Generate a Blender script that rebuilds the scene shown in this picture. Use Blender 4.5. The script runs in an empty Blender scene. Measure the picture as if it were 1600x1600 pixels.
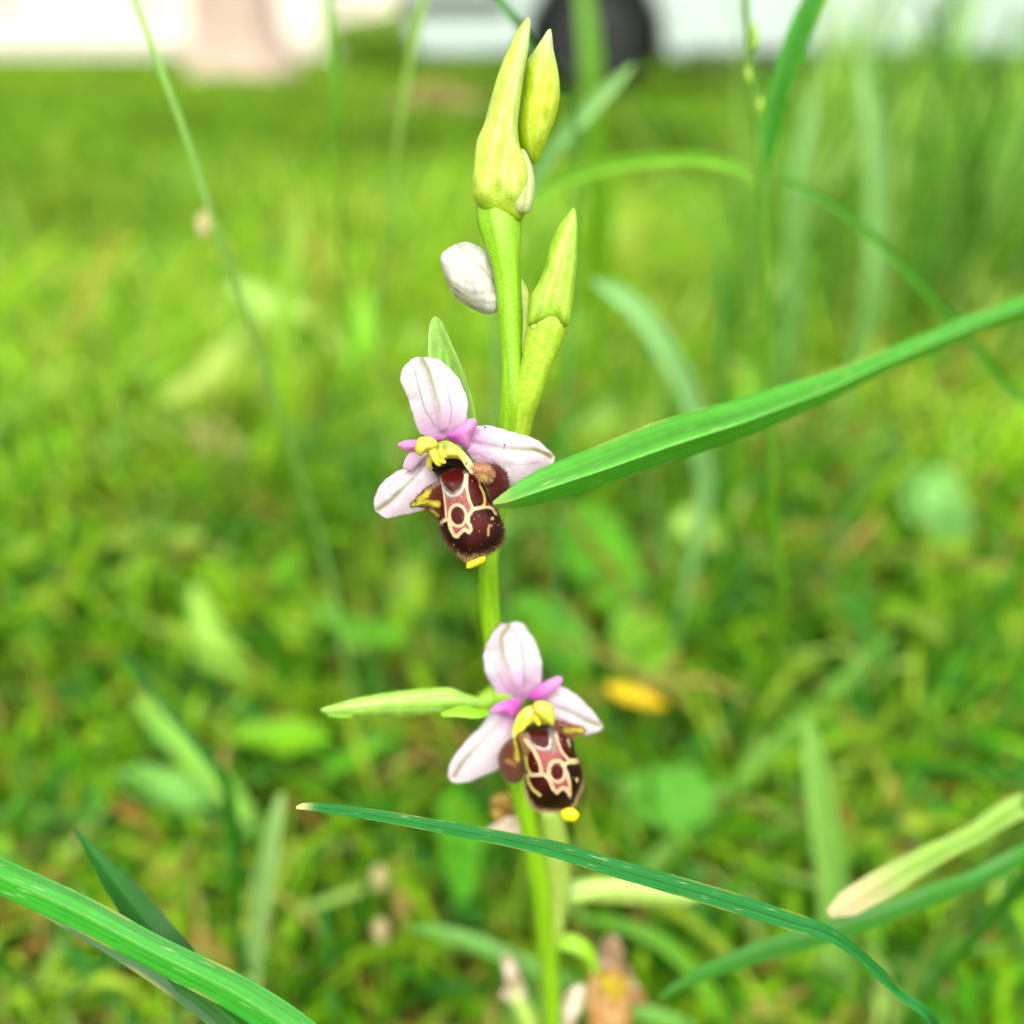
import bpy, math, random
import numpy as np
from mathutils import Vector, Matrix, noise as mnoise

# ------------------------------------------------------------------ camera, sky, sun, exposure
S = bpy.context.scene
COL = S.collection
PITCH = math.radians(30.6)
CAM_H = 0.26
FPX = 1232.0                      # focal length in 1600-px units
cam_d = bpy.data.cameras.new('camera')
cam = bpy.data.objects.new('camera', cam_d); COL.objects.link(cam); S.camera = cam
cam.location = (0, 0, CAM_H); cam.rotation_euler = (math.pi/2 - PITCH, 0, 0)
cam_d.sensor_width = 36; cam_d.sensor_fit = 'HORIZONTAL'
cam_d.lens = 36*FPX/1600
cam_d.clip_start = 0.005; cam_d.clip_end = 600
cam_d.dof.use_dof = True; cam_d.dof.focus_distance = 0.1052
cam_d.dof.aperture_fstop = cam_d.lens/5.0          # a 5 mm wide phone aperture

SUN_EL, SUN_AZ = 58, -28           # azimuth measured from behind the camera, negative = from the left
w = bpy.data.worlds.new('World'); S.world = w; w.use_nodes = True
nt = w.node_tree; bg = nt.nodes['Background']
sky = nt.nodes.new('ShaderNodeTexSky'); sky.sky_type = 'NISHITA'; sky.sun_disc = False
sky.sun_elevation = math.radians(SUN_EL); sky.sun_rotation = math.radians(180 + SUN_AZ)
sky.dust_density = 4.0; sky.air_density = 1.0; sky.ozone_density = 0.6
hs = nt.nodes.new('ShaderNodeHueSaturation'); hs.inputs['Saturation'].default_value = 0.18
nt.links.new(sky.outputs[0], hs.inputs['Color']); nt.links.new(hs.outputs[0], bg.inputs['Color'])
bg.inputs['Strength'].default_value = 0.15
sl = bpy.data.lights.new('sun', 'SUN'); sl.energy = 1.5; sl.angle = math.radians(25); sl.color = (1, 0.96, 0.88)
so = bpy.data.objects.new('sun', sl); COL.objects.link(so); so.location = (-1, -1, 3)
az = math.radians(SUN_AZ); el = math.radians(SUN_EL)
sd = Vector((math.sin(az)*math.cos(el), -math.cos(az)*math.cos(el), math.sin(el)))   # towards the sun
so.rotation_euler = sd.to_track_quat('Z', 'Y').to_euler()
S.view_settings.view_transform = 'Standard'; S.view_settings.look = 'None'
S.view_settings.gamma = 1; S.view_settings.use_curve_mapping = False
S.view_settings.exposure = 1.38
S.render.engine = 'CYCLES'
S.cycles.use_denoising = True
S.cycles.max_bounces = 7; S.cycles.diffuse_bounces = 4; S.cycles.transmission_bounces = 5
S.cycles.glossy_bounces = 2; S.cycles.caustics_reflective = False; S.cycles.caustics_refractive = False
S.cycles.sample_clamp_indirect = 4

rng = np.random.default_rng(11)
random.seed(5)

# ------------------------------------------------------------------ helpers
CO = np.array([0, 0, CAM_H]); RT = np.array([1., 0, 0])
FW = np.array([0, math.cos(PITCH), -math.sin(PITCH)]); UP = np.array([0, math.sin(PITCH), math.cos(PITCH)])
def P(x, y, d):
    x = np.asarray(x, float); y = np.asarray(y, float); d = np.asarray(d, float)
    return CO + d[..., None]*(FW + ((x-800)/FPX)[..., None]*RT + ((800-y)/FPX)[..., None]*UP)
def pxsize(d): return d/FPX
def C(r, g, b, k=0.8):
    v = np.array([r, g, b], float)/255
    return np.where(v <= .04045, v/12.92, ((v+.055)/1.055)**2.4)*k
def smooth(a, b, x):
    t = np.clip((x-a)/(b-a), 0, 1); return t*t*(3-2*t)
def mixc(base, col, m): return base*(1-m[:, None]) + np.asarray(col)*m[:, None]
def catmull(pts, n, closed=False):
    p = np.asarray(pts, float); m = len(p)
    if closed: q = np.vstack([p[-1], p, p[0], p[1]]); segs = m
    else: q = np.vstack([2*p[0]-p[1], p, 2*p[-1]-p[-2]]); segs = m-1
    dense = []
    tt = np.linspace(0, 1, 24, endpoint=False)[:, None]
    for i in range(segs):
        a, b, c, d = q[i], q[i+1], q[i+2], q[i+3]
        dense.append(.5*((2*b)+(-a+c)*tt+(2*a-5*b+4*c-d)*tt**2+(-a+3*b-3*c+d)*tt**3))
    dense = np.vstack(dense + [q[segs+1][None]])
    k = min(3, dense.shape[1])
    L = np.concatenate([[0], np.cumsum(np.linalg.norm(np.diff(dense[:, :2 if dense.shape[1] < 4 or not closed else 2], axis=0), axis=1)+1e-9)])
    s = np.linspace(0, L[-1], n, endpoint=not closed)
    return np.stack([np.interp(s, L, dense[:, j]) for j in range(dense.shape[1])], 1)
def d_line(x, y, pts):
    """distance from points to a polyline"""
    best = np.full(x.shape, 1e9)
    for (ax, ay), (bx, by) in zip(pts[:-1], pts[1:]):
        dx, dy = bx-ax, by-ay; t = np.clip(((x-ax)*dx+(y-ay)*dy)/(dx*dx+dy*dy+1e-9), 0, 1)
        best = np.minimum(best, np.hypot(x-ax-t*dx, y-ay-t*dy))
    return best
def d_poly(x, y, pts):
    """signed distance to a polygon, negative inside"""
    d = d_line(x, y, list(pts)+[pts[0]])
    ins = np.zeros(x.shape, bool)
    n = len(pts)
    for i in range(n):
        ax, ay = pts[i]; bx, by = pts[(i+1) % n]
        c = ((ay > y) != (by > y)) & (x < (bx-ax)*(y-ay)/(by-ay+1e-12)+ax)
        ins ^= c
    return np.where(ins, -d, d)
def vnoise(x, y, s, seed=0):
    r = np.random.default_rng(seed).random((64, 64))
    fx, fy = x/s, y/s; ix, iy = np.floor(fx).astype(int), np.floor(fy).astype(int)
    tx, ty = fx-ix, fy-iy; tx = tx*tx*(3-2*tx); ty = ty*ty*(3-2*ty)
    g = lambda a, b: r[a % 64, b % 64]
    return (g(ix, iy)*(1-tx)+g(ix+1, iy)*tx)*(1-ty)+(g(ix, iy+1)*(1-tx)+g(ix+1, iy+1)*tx)*ty
def tag(o, label=None, cat=None, group=None, kind=None):
    if label: o['label'] = label
    if cat: o['category'] = cat
    if group: o['group'] = group
    if kind: o['kind'] = kind
    return o
def link(name, me, mat, parent=None):
    me.materials.append(mat)
    o = bpy.data.objects.new(name, me); COL.objects.link(o)
    if parent is not None:
        o.parent = parent; o.matrix_parent_inverse = parent.matrix_world.inverted()
    return o
def empty(name, loc):
    o = bpy.data.objects.new(name, None); COL.objects.link(o); o.location = loc; o.empty_display_size = .01
    o.matrix_world = Matrix.Translation(Vector(loc))
    return o
def mesh(name, v, f, col=None, smooth_=True):
    me = bpy.data.meshes.new(name)
    v = np.asarray(v, float)
    me.from_pydata(v.tolist(), [], f if isinstance(f, list) else f.tolist())
    if col is not None:
        a = me.color_attributes.new('Col', 'FLOAT_COLOR', 'POINT')
        c = np.ones((len(v), 4)); c[:, :3] = col; a.data.foreach_set('color', c.ravel())
    if smooth_: me.polygons.foreach_set('use_smooth', np.ones(len(me.polygons), bool))
    me.update()
    return me

# ------------------------------------------------------------------ materials
def plant_mat(name, rough=.5, trans=.3, spec=.4, mott=.12, mscale=900, bump=.15, bscale=2500, sheen=0, sss=0, tcol=1.25, coat=0):
    m = bpy.data.materials.new(name); m.use_nodes = True
    n = m.node_tree.nodes; l = m.node_tree.links
    pb = n['Principled BSDF']; out = n['Material Output']
    at = n.new('ShaderNodeVertexColor'); at.layer_name = 'Col'
    tc = n.new('ShaderNodeTexCoord')
    nz = n.new('ShaderNodeTexNoise'); nz.inputs['Scale'].default_value = mscale; nz.inputs['Detail'].default_value = 4
    l.new(tc.outputs['Object'], nz.inputs['Vector'])
    mr = n.new('ShaderNodeMapRange'); mr.inputs[1].default_value = .25; mr.inputs[2].default_value = .75
    mr.inputs[3].default_value = 1-mott; mr.inputs[4].default_value = 1+mott
    l.new(nz.outputs[0], mr.inputs[0])
    mx = n.new('ShaderNodeVectorMath'); mx.operation = 'SCALE'
    l.new(at.outputs[0], mx.inputs[0]); l.new(mr.outputs[0], mx.inputs['Scale'])
    l.new(mx.outputs[0], pb.inputs['Base Color'])
    pb.inputs['Roughness'].default_value = rough; pb.inputs['Specular IOR Level'].default_value = spec
    pb.inputs['Sheen Weight'].default_value = sheen; pb.inputs['Sheen Roughness'].default_value = .4
    pb.inputs['Coat Weight'].default_value = coat; pb.inputs['Coat Roughness'].default_value = .25
    if sss:
        pb.inputs['Subsurface Weight'].default_value = sss; pb.inputs['Subsurface Radius'].default_value = (.6, .8, .3)
        pb.inputs['Subsurface Scale'].default_value = .0012
    if bump:
        nb = n.new('ShaderNodeTexNoise'); nb.inputs['Scale'].default_value = bscale; nb.inputs['Detail'].default_value = 3
        l.new(tc.outputs['Object'], nb.inputs['Vector'])
        bp = n.new('ShaderNodeBump'); bp.inputs['Strength'].default_value = bump; bp.inputs['Distance'].default_value = .0003
        l.new(nb.outputs[0], bp.inputs['Height']); l.new(bp.outputs[0], pb.inputs['Normal'])
    if trans:
        tb = n.new('ShaderNodeBsdfTranslucent')
        sc = n.new('ShaderNodeVectorMath'); sc.operation = 'SCALE'; sc.inputs['Scale'].default_value = tcol
        l.new(mx.outputs[0], sc.inputs[0]); l.new(sc.outputs[0], tb.inputs['Color'])
        ms = n.new('ShaderNodeMixShader'); ms.inputs[0].default_value = trans
        l.new(pb.outputs[0], ms.inputs[1]); l.new(tb.outputs[0], ms.inputs[2]); l.new(ms.outputs[0], out.inputs['Surface'])
    return m
M_SEPAL = plant_mat('sepal_tissue', .5, .45, .3, .07, 1100, .45, 2600, tcol=1.1)
M_GREEN = plant_mat('fleshy_green', .45, .25, .45, .10, 1400, .35, 3500, tcol=1.1)
M_LIP = plant_mat('velvety_lip', .38, 0, .14, .18, 3000, .4, 6000)
M_FUZZ = plant_mat('fuzzy_brown', .9, 0, .1, .25, 3500, .9, 5000, sheen=.12)
M_HAIR = plant_mat('fine_hair', .6, .3, .3, .1, 2000, 0)
M_YEL = plant_mat('waxy_yellow', .35, .2, .5, .08, 1200, .2, 3000)
M_BLADE = plant_mat('grass_leaf', .45, .35, .3, .08, 600, .12, 3000)
M_FIELD = plant_mat('meadow_leaves', .6, .38, .12, .15, 60, 0, tcol=1.25)
M_DRY = plant_mat('withered_tissue', .8, .3, .15, .25, 900, .6, 1500)

def simple_mat(name, col, rough=.6, metal=0, noise=None, spec=.4, bumps=None):
    m = bpy.data.materials.new(name); m.use_nodes = True
    n = m.node_tree.nodes; l = m.node_tree.links; pb = n['Principled BSDF']
    pb.inputs['Base Color'].default_value = (*col, 1); pb.inputs['Roughness'].default_value = rough
    pb.inputs['Metallic'].default_value = metal; pb.inputs['Specular IOR Level'].default_value = spec
    if noise:
        sc, c2, dist = noise
        tc = n.new('ShaderNodeTexCoord'); nz = n.new('ShaderNodeTexNoise'); nz.inputs['Scale'].default_value = sc
        nz.inputs['Detail'].default_value = 6
        if dist: 
            mp = n.new('ShaderNodeMapping'); mp.inputs['Scale'].default_value = dist
            l.new(tc.outputs['Object'], mp.inputs['Vector']); l.new(mp.outputs[0], nz.inputs['Vector'])
        else: l.new(tc.outputs['Object'], nz.inputs['Vector'])
        cr = n.new('ShaderNodeValToRGB'); cr.color_ramp.elements[0].position = .35; cr.color_ramp.elements[1].position = .65
        cr.color_ramp.elements[0].color = (*col, 1); cr.color_ramp.elements[1].color = (*c2, 1)
        l.new(nz.outputs[0], cr.inputs[0]); l.new(cr.outputs[0], pb.inputs['Base Color'])
        if bumps:
            bp = n.new('ShaderNodeBump'); bp.inputs['Strength'].default_value = bumps[0]; bp.inputs['Distance'].default_value = bumps[1]
            l.new(nz.outputs[0], bp.inputs['Height']); l.new(bp.outputs[0], pb.inputs['Normal'])
    return m

# ------------------------------------------------------------------ shape builders
def pillow(name, outline, d, parent, mat, paint, front=.3, back=.3, cup=0, tilt=(0, 0), seg=90, rings=18,
           extra=None, power=.5, center=None, wr=0, wrs=20, fine=False):
    """a rounded body with the given outline (1600-px units, d metres away); front/back/cup/extra in millimetres"""
    o = catmull(outline, seg, True)[:, :2]
    if fine:
        th_ = np.linspace(0, 2*math.pi, seg, endpoint=False); cc_ = o.mean(0)
        o = cc_+(o-cc_)*(1+.010*np.sin(th_*9+len(o))+.007*np.sin(th_*17+1)+.005*np.sin(th_*29))[:, None]
    c = np.array(center) if center is not None else o.mean(0)
    ks = np.sin(np.linspace(0, 1, rings+1)*math.pi/2) if not fine else np.linspace(0, 1, rings+1)**.85
    X = [np.array([c[0]])]; Y = [np.array([c[1]])]; SS = [np.array([0.])]
    for s in ks[1:]:
        X.append(c[0]+s*(o[:, 0]-c[0])); Y.append(c[1]+s*(o[:, 1]-c[1])); SS.append(np.full(seg, s))
    X = np.concatenate(X); Y = np.concatenate(Y); s = np.concatenate(SS)
    base = cup*s**2 + tilt[0]*(X-c[0])/10 + tilt[1]*(Y-c[1])/10
    if extra is not None: base = base + extra(X, Y)
    if wr: base = base + wr*(vnoise(X+500, Y+500, wrs, len(name))-.5)*2
    h = np.clip(1-s**2, 0, 1)**power
    Vf = P(X, Y, d + (base - front*h)/1000)
    inner = s < .9999
    Vb = P(X, Y, d + (base + back*h)/1000)
    nv = len(X); nb = np.where(inner, nv+np.cumsum(inner)-1, np.arange(nv))
    V = np.vstack([Vf, Vb[inner]])
    F = []
    idx = lambda r, k: 0 if r == 0 else 1+(r-1)*seg+(k % seg)
    for k in range(seg):
        F.append((0, idx(1, k+1), idx(1, k)))
        F.append((int(nb[0]), int(nb[idx(1, k)]), int(nb[idx(1, k+1)])))
    for r in range(1, rings):
        for k in range(seg):
            a, b, cc, dd = idx(r, k), idx(r, k+1), idx(r+1, k+1), idx(r+1, k)
            F.append((a, b, cc, dd)); F.append((int(nb[a]), int(nb[dd]), int(nb[cc]), int(nb[b])))
    colf = paint(X, Y) if callable(paint) else np.tile(paint, (nv, 1))
    colr = np.vstack([colf, colf[inner]])
    ob = link(name, mesh(name, V, F, colr), mat, parent)
    ob_data = dict(X=np.concatenate([X, X[inner]]), Y=np.concatenate([Y, Y[inner]]), V=V, s=np.concatenate([s, s[inner]]),
                   front=np.concatenate([np.ones(nv, bool), np.zeros(inner.sum(), bool)]), ob=ob)
    return ob_data

def frames(W):
    T = np.gradient(W, axis=0); T /= np.linalg.norm(T, axis=1)[:, None]+1e-12
    V = W-CO; V /= np.linalg.norm(V, axis=1)[:, None]
    Sd = np.cross(T, V); Sd /= np.linalg.norm(Sd, axis=1)[:, None]+1e-12
    N = np.cross(Sd, T)
    sgn = np.sign((N*V).sum(1)); N = N*sgn[:, None]       # N points away from the viewer
    return T, Sd, N
def path_world(pts, tail, n):
    """pts: (x, y, d, width px); tail: world (x, y, z, width m)"""
    a = np.array([[*P(p[0], p[1], p[2]), p[3]*pxsize(p[2])] for p in pts])
    if tail: a = np.vstack([a, np.array(tail, float)])
    q = catmull3(a, n)
    return q[:, :3], np.maximum(q[:, 3], 1e-5)
def catmull3(p, n):
    q = np.vstack([2*p[0]-p[1], p, 2*p[-1]-p[-2]]); tt = np.linspace(0, 1, 20, endpoint=False)[:, None]; out = []
    for i in range(len(p)-1):
        a, b, c, d = q[i:i+4]
        out.append(.5*((2*b)+(-a+c)*tt+(2*a-5*b+4*c-d)*tt**2+(-a+3*b-3*c+d)*tt**3))
    dn = np.vstack(out+[p[-1][None]])
    L = np.concatenate([[0], np.cumsum(np.linalg.norm(np.diff(dn[:, :3], axis=0), axis=1)+1e-9)])
    s = np.linspace(0, L[-1], n)
    return np.stack([np.interp(s, L, dn[:, j]) for j in range(dn.shape[1])], 1)
def ribbon(name, pts, parent, mat, paint, tail=None, fold=.3, thick=.18, n=90, nu=15, twist=0, wave=0, shift=0):
    """a grass-like leaf; width full, fold = depth of the V in half widths, paint(u in -1..1, t in 0..1) -> colours"""
    W, wd = path_world(pts, tail, n); T, Sd, N = frames(W)
    tw = np.linspace(twist, twist, n) if np.isscalar(twist) else np.interp(np.linspace(0, 1, n), np.linspace(0, 1, len(twist)), twist)
    c, s = np.cos(tw)[:, None], np.sin(tw)[:, None]
    S2 = Sd*c+N*s; N2 = N*c-Sd*s
    us = np.linspace(-1, 1, nu); ring = []
    for u in us: ring.append((u, 0.))
    for u in us[::-1][1:-1]: ring.append((u, thick/1000*(1-u*u)+.00003))
    V = []; U = []; TT = []
    t = np.linspace(0, 1, n)
    for u, off in ring:
        hw = wd/2
        wv = wave*hw*np.sin(t*9+u*2)
        V.append(W + S2*(u*hw)[:, None] + N2*(-fold*hw*abs(u-shift)+fold*hw*.5+wv+off)[:, None]*1.0)
        U.append(np.full(n, u)); TT.append(t)
    m = len(ring); V = np.stack(V, 1).reshape(-1, 3); U = np.stack(U, 1).ravel(); TT = np.stack(TT, 1).ravel()
    F = [(i*m+k, i*m+(k+1) % m, (i+1)*m+(k+1) % m, (i+1)*m+k) for i in range(n-1) for k in range(m)]
    F += [tuple(range(m))[::-1], tuple((n-1)*m+k for k in range(m))]
    me = mesh(name, V, F, paint(U, TT) if callable(paint) else np.tile(paint, (len(V), 1))); me.set_sharp_from_angle(angle=math.radians(32))
    return link(name, me, mat, parent)
def tube(name, pts, parent, mat, paint, tail=None, n=60, m=16, ridge=0, kr=6, flat=1.0, twist=0):
    """a round stalk; the 4th number is the full width"""
    W, wd = path_world(pts, tail, n); T, Sd, N = frames(W)
    th = np.linspace(0, 2*math.pi, m, endpoint=False); t = np.linspace(0, 1, n)
    V = []; A = []; TT = []
    for a in th:
        rr = wd/2*(1+ridge*np.cos(kr*a+twist*t))
        V.append(W+Sd*(np.cos(a)*rr)[:, None]+N*(np.sin(a)*rr*flat)[:, None]); A.append(np.full(n, a)); TT.append(t)
    V = np.stack(V, 1).reshape(-1, 3); A = np.stack(A, 1).ravel(); TT = np.stack(TT, 1).ravel()
    F = [(i*m+k, i*m+(k+1) % m, (i+1)*m+(k+1) % m, (i+1)*m+k) for i in range(n-1) for k in range(m)]
    F += [tuple(range(m))[::-1], tuple((n-1)*m+k for k in range(m))]
    return link(name, mesh(name, V, F, paint(A, TT) if callable(paint) else np.tile(paint, (len(V), 1))), mat, parent)
def hairs(name, srcs, parent, length=.35, width=.045, droop=.3):
    """srcs: list of (pillow data, mask fn(x,y,s)->probability, count, colour fn)"""
    V = []; F = []; K = []
    for data, mask, count, colf in srcs:
        me = data['ob'].data
        nr = np.empty(len(me.vertices)*3); me.vertices.foreach_get('normal', nr); nr = nr.reshape(-1, 3)
        pr = mask(data['X'], data['Y'], data['s'])*data['front']
        if pr.sum() <= 0: continue
        ii = rng.choice(len(pr), count, p=pr/pr.sum())
        jit = rng.normal(0, .00009, (count, 3))
        p0 = data['V'][ii]+jit*1.5; nn = nr[ii]+rng.normal(0, .45, (count, 3)); nn[:, 2] -= droop
        nn /= np.linalg.norm(nn, axis=1)[:, None]
        L = length/1000*rng.uniform(.5, 1.3, count)
        side = np.cross(nn, p0-CO); side /= np.linalg.norm(side, axis=1)[:, None]+1e-12
        cc = colf(data['X'][ii], data['Y'][ii])*rng.uniform(.75, 1.25, (count, 1))
        b = len(V)*3
        tri = np.stack([p0-side*width/2000-nn*.00005, p0+side*width/2000-nn*.00005, p0+nn*L[:, None]], 1)
        V.extend(tri); K.extend(np.repeat(cc, 3, 0)); 
    V = np.array(V).reshape(-1, 3); F = np.arange(len(V)).reshape(-1, 3)
    o = link(name, mesh(name, V, F, np.array(K), False), M_HAIR, parent); o['kind'] = 'stuff'
    return o

# ------------------------------------------------------------------ far setting
def ground():
    ys = np.concatenate([np.linspace(-1.5, 2, 60), np.geomspace(2.1, 200, 50)]); n = 61
    V = []; 
    for y in ys:
        hw = 3+max(y, 0)*1.6
        for x in np.linspace(-hw, hw, n):
            z = .012*mnoise.noise(Vector((x*6, y*6, 0)))+.03*mnoise.noise(Vector((x*.9, y*.9, 4)))*min(1, abs(y))
            z = z-.012 if y < 3 else z-.012
            V.append((x, y, z))
    F = [(i*n+k, i*n+k+1, (i+1)*n+k+1, (i+1)*n+k) for i in range(len(ys)-1) for k in range(n-1)]
    m = bpy.data.materials.new('soil_and_turf'); m.use_nodes = True; nn = m.node_tree.nodes; l = m.node_tree.links
    pb = nn['Principled BSDF']; pb.inputs['Roughness'].default_value = .95; pb.inputs['Specular IOR Level'].default_value = .1
    tc = nn.new('ShaderNodeTexCoord'); a = nn.new('ShaderNodeTexNoise'); a.inputs['Scale'].default_value = 14; a.inputs['Detail'].default_value = 8
    l.new(tc.outputs['Object'], a.inputs['Vector'])
    cr = nn.new('ShaderNodeValToRGB'); e = cr.color_ramp.elements
    e[0].position = .3; e[0].color = (.09, .07, .02, 1); e[1].position = .62; e[1].color = (.08, .19, .01, 1)
    k = e.new(.5); k.color = (.12, .12, .02, 1)
    l.new(a.outputs[0], cr.inputs[0]); l.new(cr.outputs[0], pb.inputs['Base Color'])
    bp = nn.new('ShaderNodeBump'); bp.inputs['Distance'].default_value = .02; l.new(a.outputs[0], bp.inputs['Height']); l.new(bp.outputs[0], pb.inputs['Normal'])
    o = link('ground', mesh('ground', V, F), m); o['kind'] = 'structure'
ground()

def grass(name, label, n, yr, dens_pow, hr, wr_, pal, wts, lean=.5, xfun=None, seed=1, curl=.5, clump=0, zb=-.01, strawlow=0, cat='grass'):
    r = np.random.default_rng(seed)
    y = yr[0]+(yr[1]-yr[0])*r.random(n)**dens_pow
    x = (r.random(n)*2-1)*(1.2*y+.42) if xfun is None else xfun(r, y)
    h = r.uniform(*hr, n)*(.6+.8*r.random(n)**2); wd = r.uniform(*wr_, n)
    h = np.minimum(h, .035+.33*np.maximum(y-.1, 0)) if hr[1] < .2 else h
    if clump:
        cl = vnoise(x*10+300, y*10+300, clump*10, seed); h = h*(.55+.9*cl)
    ang = r.uniform(0, 2*math.pi, n); ln = h*lean*r.uniform(.1, 1.4, n)
    dx, dy = np.cos(ang)*ln, np.sin(ang)*ln
    fa = ang+math.pi/2+r.normal(0, .5, n); sx, sy = np.cos(fa), np.sin(fa)
    V = np.zeros((n, 9, 3)); lv = [0, .33, .62, .85]
    for i, t in enumerate(lv):
        b = t**(1+curl); zz = h*(t-.35*lean*t**3*r.uniform(.3, 1.2, n)); w2 = wd/2*(1-t**3*.75)*(.6 if i == 0 else 1)
        V[:, 2*i, 0] = x+dx*b-sx*w2; V[:, 2*i, 1] = y+dy*b-sy*w2; V[:, 2*i, 2] = zb+zz
        V[:, 2*i+1, 0] = x+dx*b+sx*w2; V[:, 2*i+1, 1] = y+dy*b+sy*w2; V[:, 2*i+1, 2] = zb+zz+wd*.15
    V[:, 8, 0] = x+dx*1.05; V[:, 8, 1] = y+dy*1.05; V[:, 8, 2] = zb+h*(1-.42*lean)
    ci = r.choice(len(pal), n, p=np.array(wts)/sum(wts)); c = np.array(pal)[ci]*r.uniform(.55, 1.3, (n, 1))
    big = vnoise(x*10+900, y*10+900, 4, seed+7)[:, None]; c = c*(.5+.85*big)
    K = np.repeat(c[:, None, :], 9, 1)
    fq = np.array([[0, 1, 3, 2], [2, 3, 5, 4], [4, 5, 7, 6]])
    base = np.arange(n)[:, None, None]*9
    quads = (fq[None]+base).reshape(-1); tris = (np.array([[6, 7, 8]])[None]+base).reshape(-1)
    me = bpy.data.meshes.new(name); me.vertices.add(n*9); me.vertices.foreach_set('co', V.ravel())
    me.loops.add(len(quads)+len(tris)); me.loops.foreach_set('vertex_index', np.concatenate([quads, tris]).astype(np.int32))
    me.polygons.add(n*4); me.polygons.foreach_set('loop_start', np.concatenate([np.arange(n*3)*4, n*12+np.arange(n)*3]).astype(np.int32))
    a = me.color_attributes.new('Col', 'FLOAT_COLOR', 'POINT'); cc = np.ones((n*9, 4)); cc[:, :3] = K.reshape(-1, 3)
    a.data.foreach_set('color', cc.ravel())
    me.update(calc_edges=True); me.validate()
    me.polygons.foreach_set('use_smooth', np.ones(n*4, bool))
    return tag(link(name, me, M_FIELD), label, cat, kind='stuff')
G1 = C(150, 205, 25, .64); G2 = C(98, 165, 15, .58); G3 = C(180, 215, 60, .62); G4 = C(120, 200, 70, .66); G5 = C(205, 185, 95, .66); G6 = C(165, 125, 60, .62); G7 = C(190, 228, 110, .7)
grass('lawn_grass', 'mown lawn of short green grass reaching back to the car', 105000, (1.4, 5.5), .75, (.035, .085), (.004, .009), [G1*.8, G2*.8, G3*.8, G4*.8, G5], [5, 5, 2, 1.2, .3], .7, seed=3, clump=.5)
grass('far_lawn_grass', 'distant lawn round the tree trunk and the pale house', 45000, (5.2, 24), .8, (.05, .10), (.014, .035), [G1, G2, G3], [5, 4, 2], .7, seed=4)
grass('meadow_grass', 'dense soft meadow grass rising behind the orchid', 54000, (.38, 1.5), .8, (.035, .11), (.0024, .006), [G1, G2, G3, G4, G5, G6, G7], [5, 3, 3.5, 1.2, .8, .5, 1.1], .85, seed=5, clump=.25)
G8 = C(75, 150, 15, .58); G9 = C(70, 150, 55, .6)
grass('low_turf_grass', 'darker low grass and thatch around the foot of the orchid', 16000, (.12, .46), .8, (.03, .10), (.0025, .0065), [G1*1.2, G2*1.3, G8*1.4, G9*1.4, G3*1.1, G5*1.1, G6*1.2, G7*1.1], [3.5, 3, 2.5, 2, 2, .7, .6, .6], .9, seed=15, clump=.2)
grass('grass_litter', 'tangle of dry straw and short grass on the soil below the orchid', 10000, (.08, .9), .9, (.015, .05), (.0015, .004), [G5, G6, G1, G2, G3], [1.6, 1.7, 2., 2., 1.3], 2.4, seed=6)
grass('tall_grass', 'tall loose grass standing in front of the white car', 1300, (.6, 1.8), 1, (.20, .37), (.003, .008), [G4, G1, G7, G2], [3, 2, 2, 1], .45, seed=8,
      xfun=lambda r, y: y*(.27+.5*r.random(len(y))))

# broad ground-cover leaves
def ground_cover(n=2500, seed=9):
    r = np.random.default_rng(seed); V = []; F = []; K = []
    m = 12
    for i in range(n):
        y = .28+1.5*r.random()**1.3; x = (r.random()*2-1)*(1.2*y+.4); z = r.uniform(.008, .042)
        L = r.uniform(.008, .022); Wd = L*r.uniform(.25, .5); a = r.uniform(0, 2*math.pi); el = r.uniform(-.2, .9)
        ax = Vector((math.cos(a)*math.cos(el), math.sin(a)*math.cos(el), math.sin(el))); sd_ = ax.cross(Vector((0, 0, 1))).normalized(); nn = sd_.cross(ax)
        c = [G1, G3, G2, G7, G4][r.choice(5, p=[.3, .25, .2, .12, .13])]*r.uniform(.8, 1.2)
        b = len(V); o = Vector((x, y, z))
        for k in range(m):
            t = k/m*2*math.pi; s = math.cos(t); u = math.sin(t)
            p = o+ax*(L*s)+sd_*(Wd*u*(1-.25*s))+nn*(-L*.3*s*s+Wd*.25*abs(u)); V.append(p)
        V.append(o+nn*(-.0008)); K += [c]*(m+1)
        F += [(b+m, b+k, b+(k+1) % m) for k in range(m)]
    return tag(link('ground_cover', mesh('ground_cover', np.array([tuple(v) for v in V]), F, np.array(K)), M_FIELD),
               'low broad-leaved weeds mixed through the meadow grass', 'weeds', kind='stuff')
ground_cover()

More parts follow.
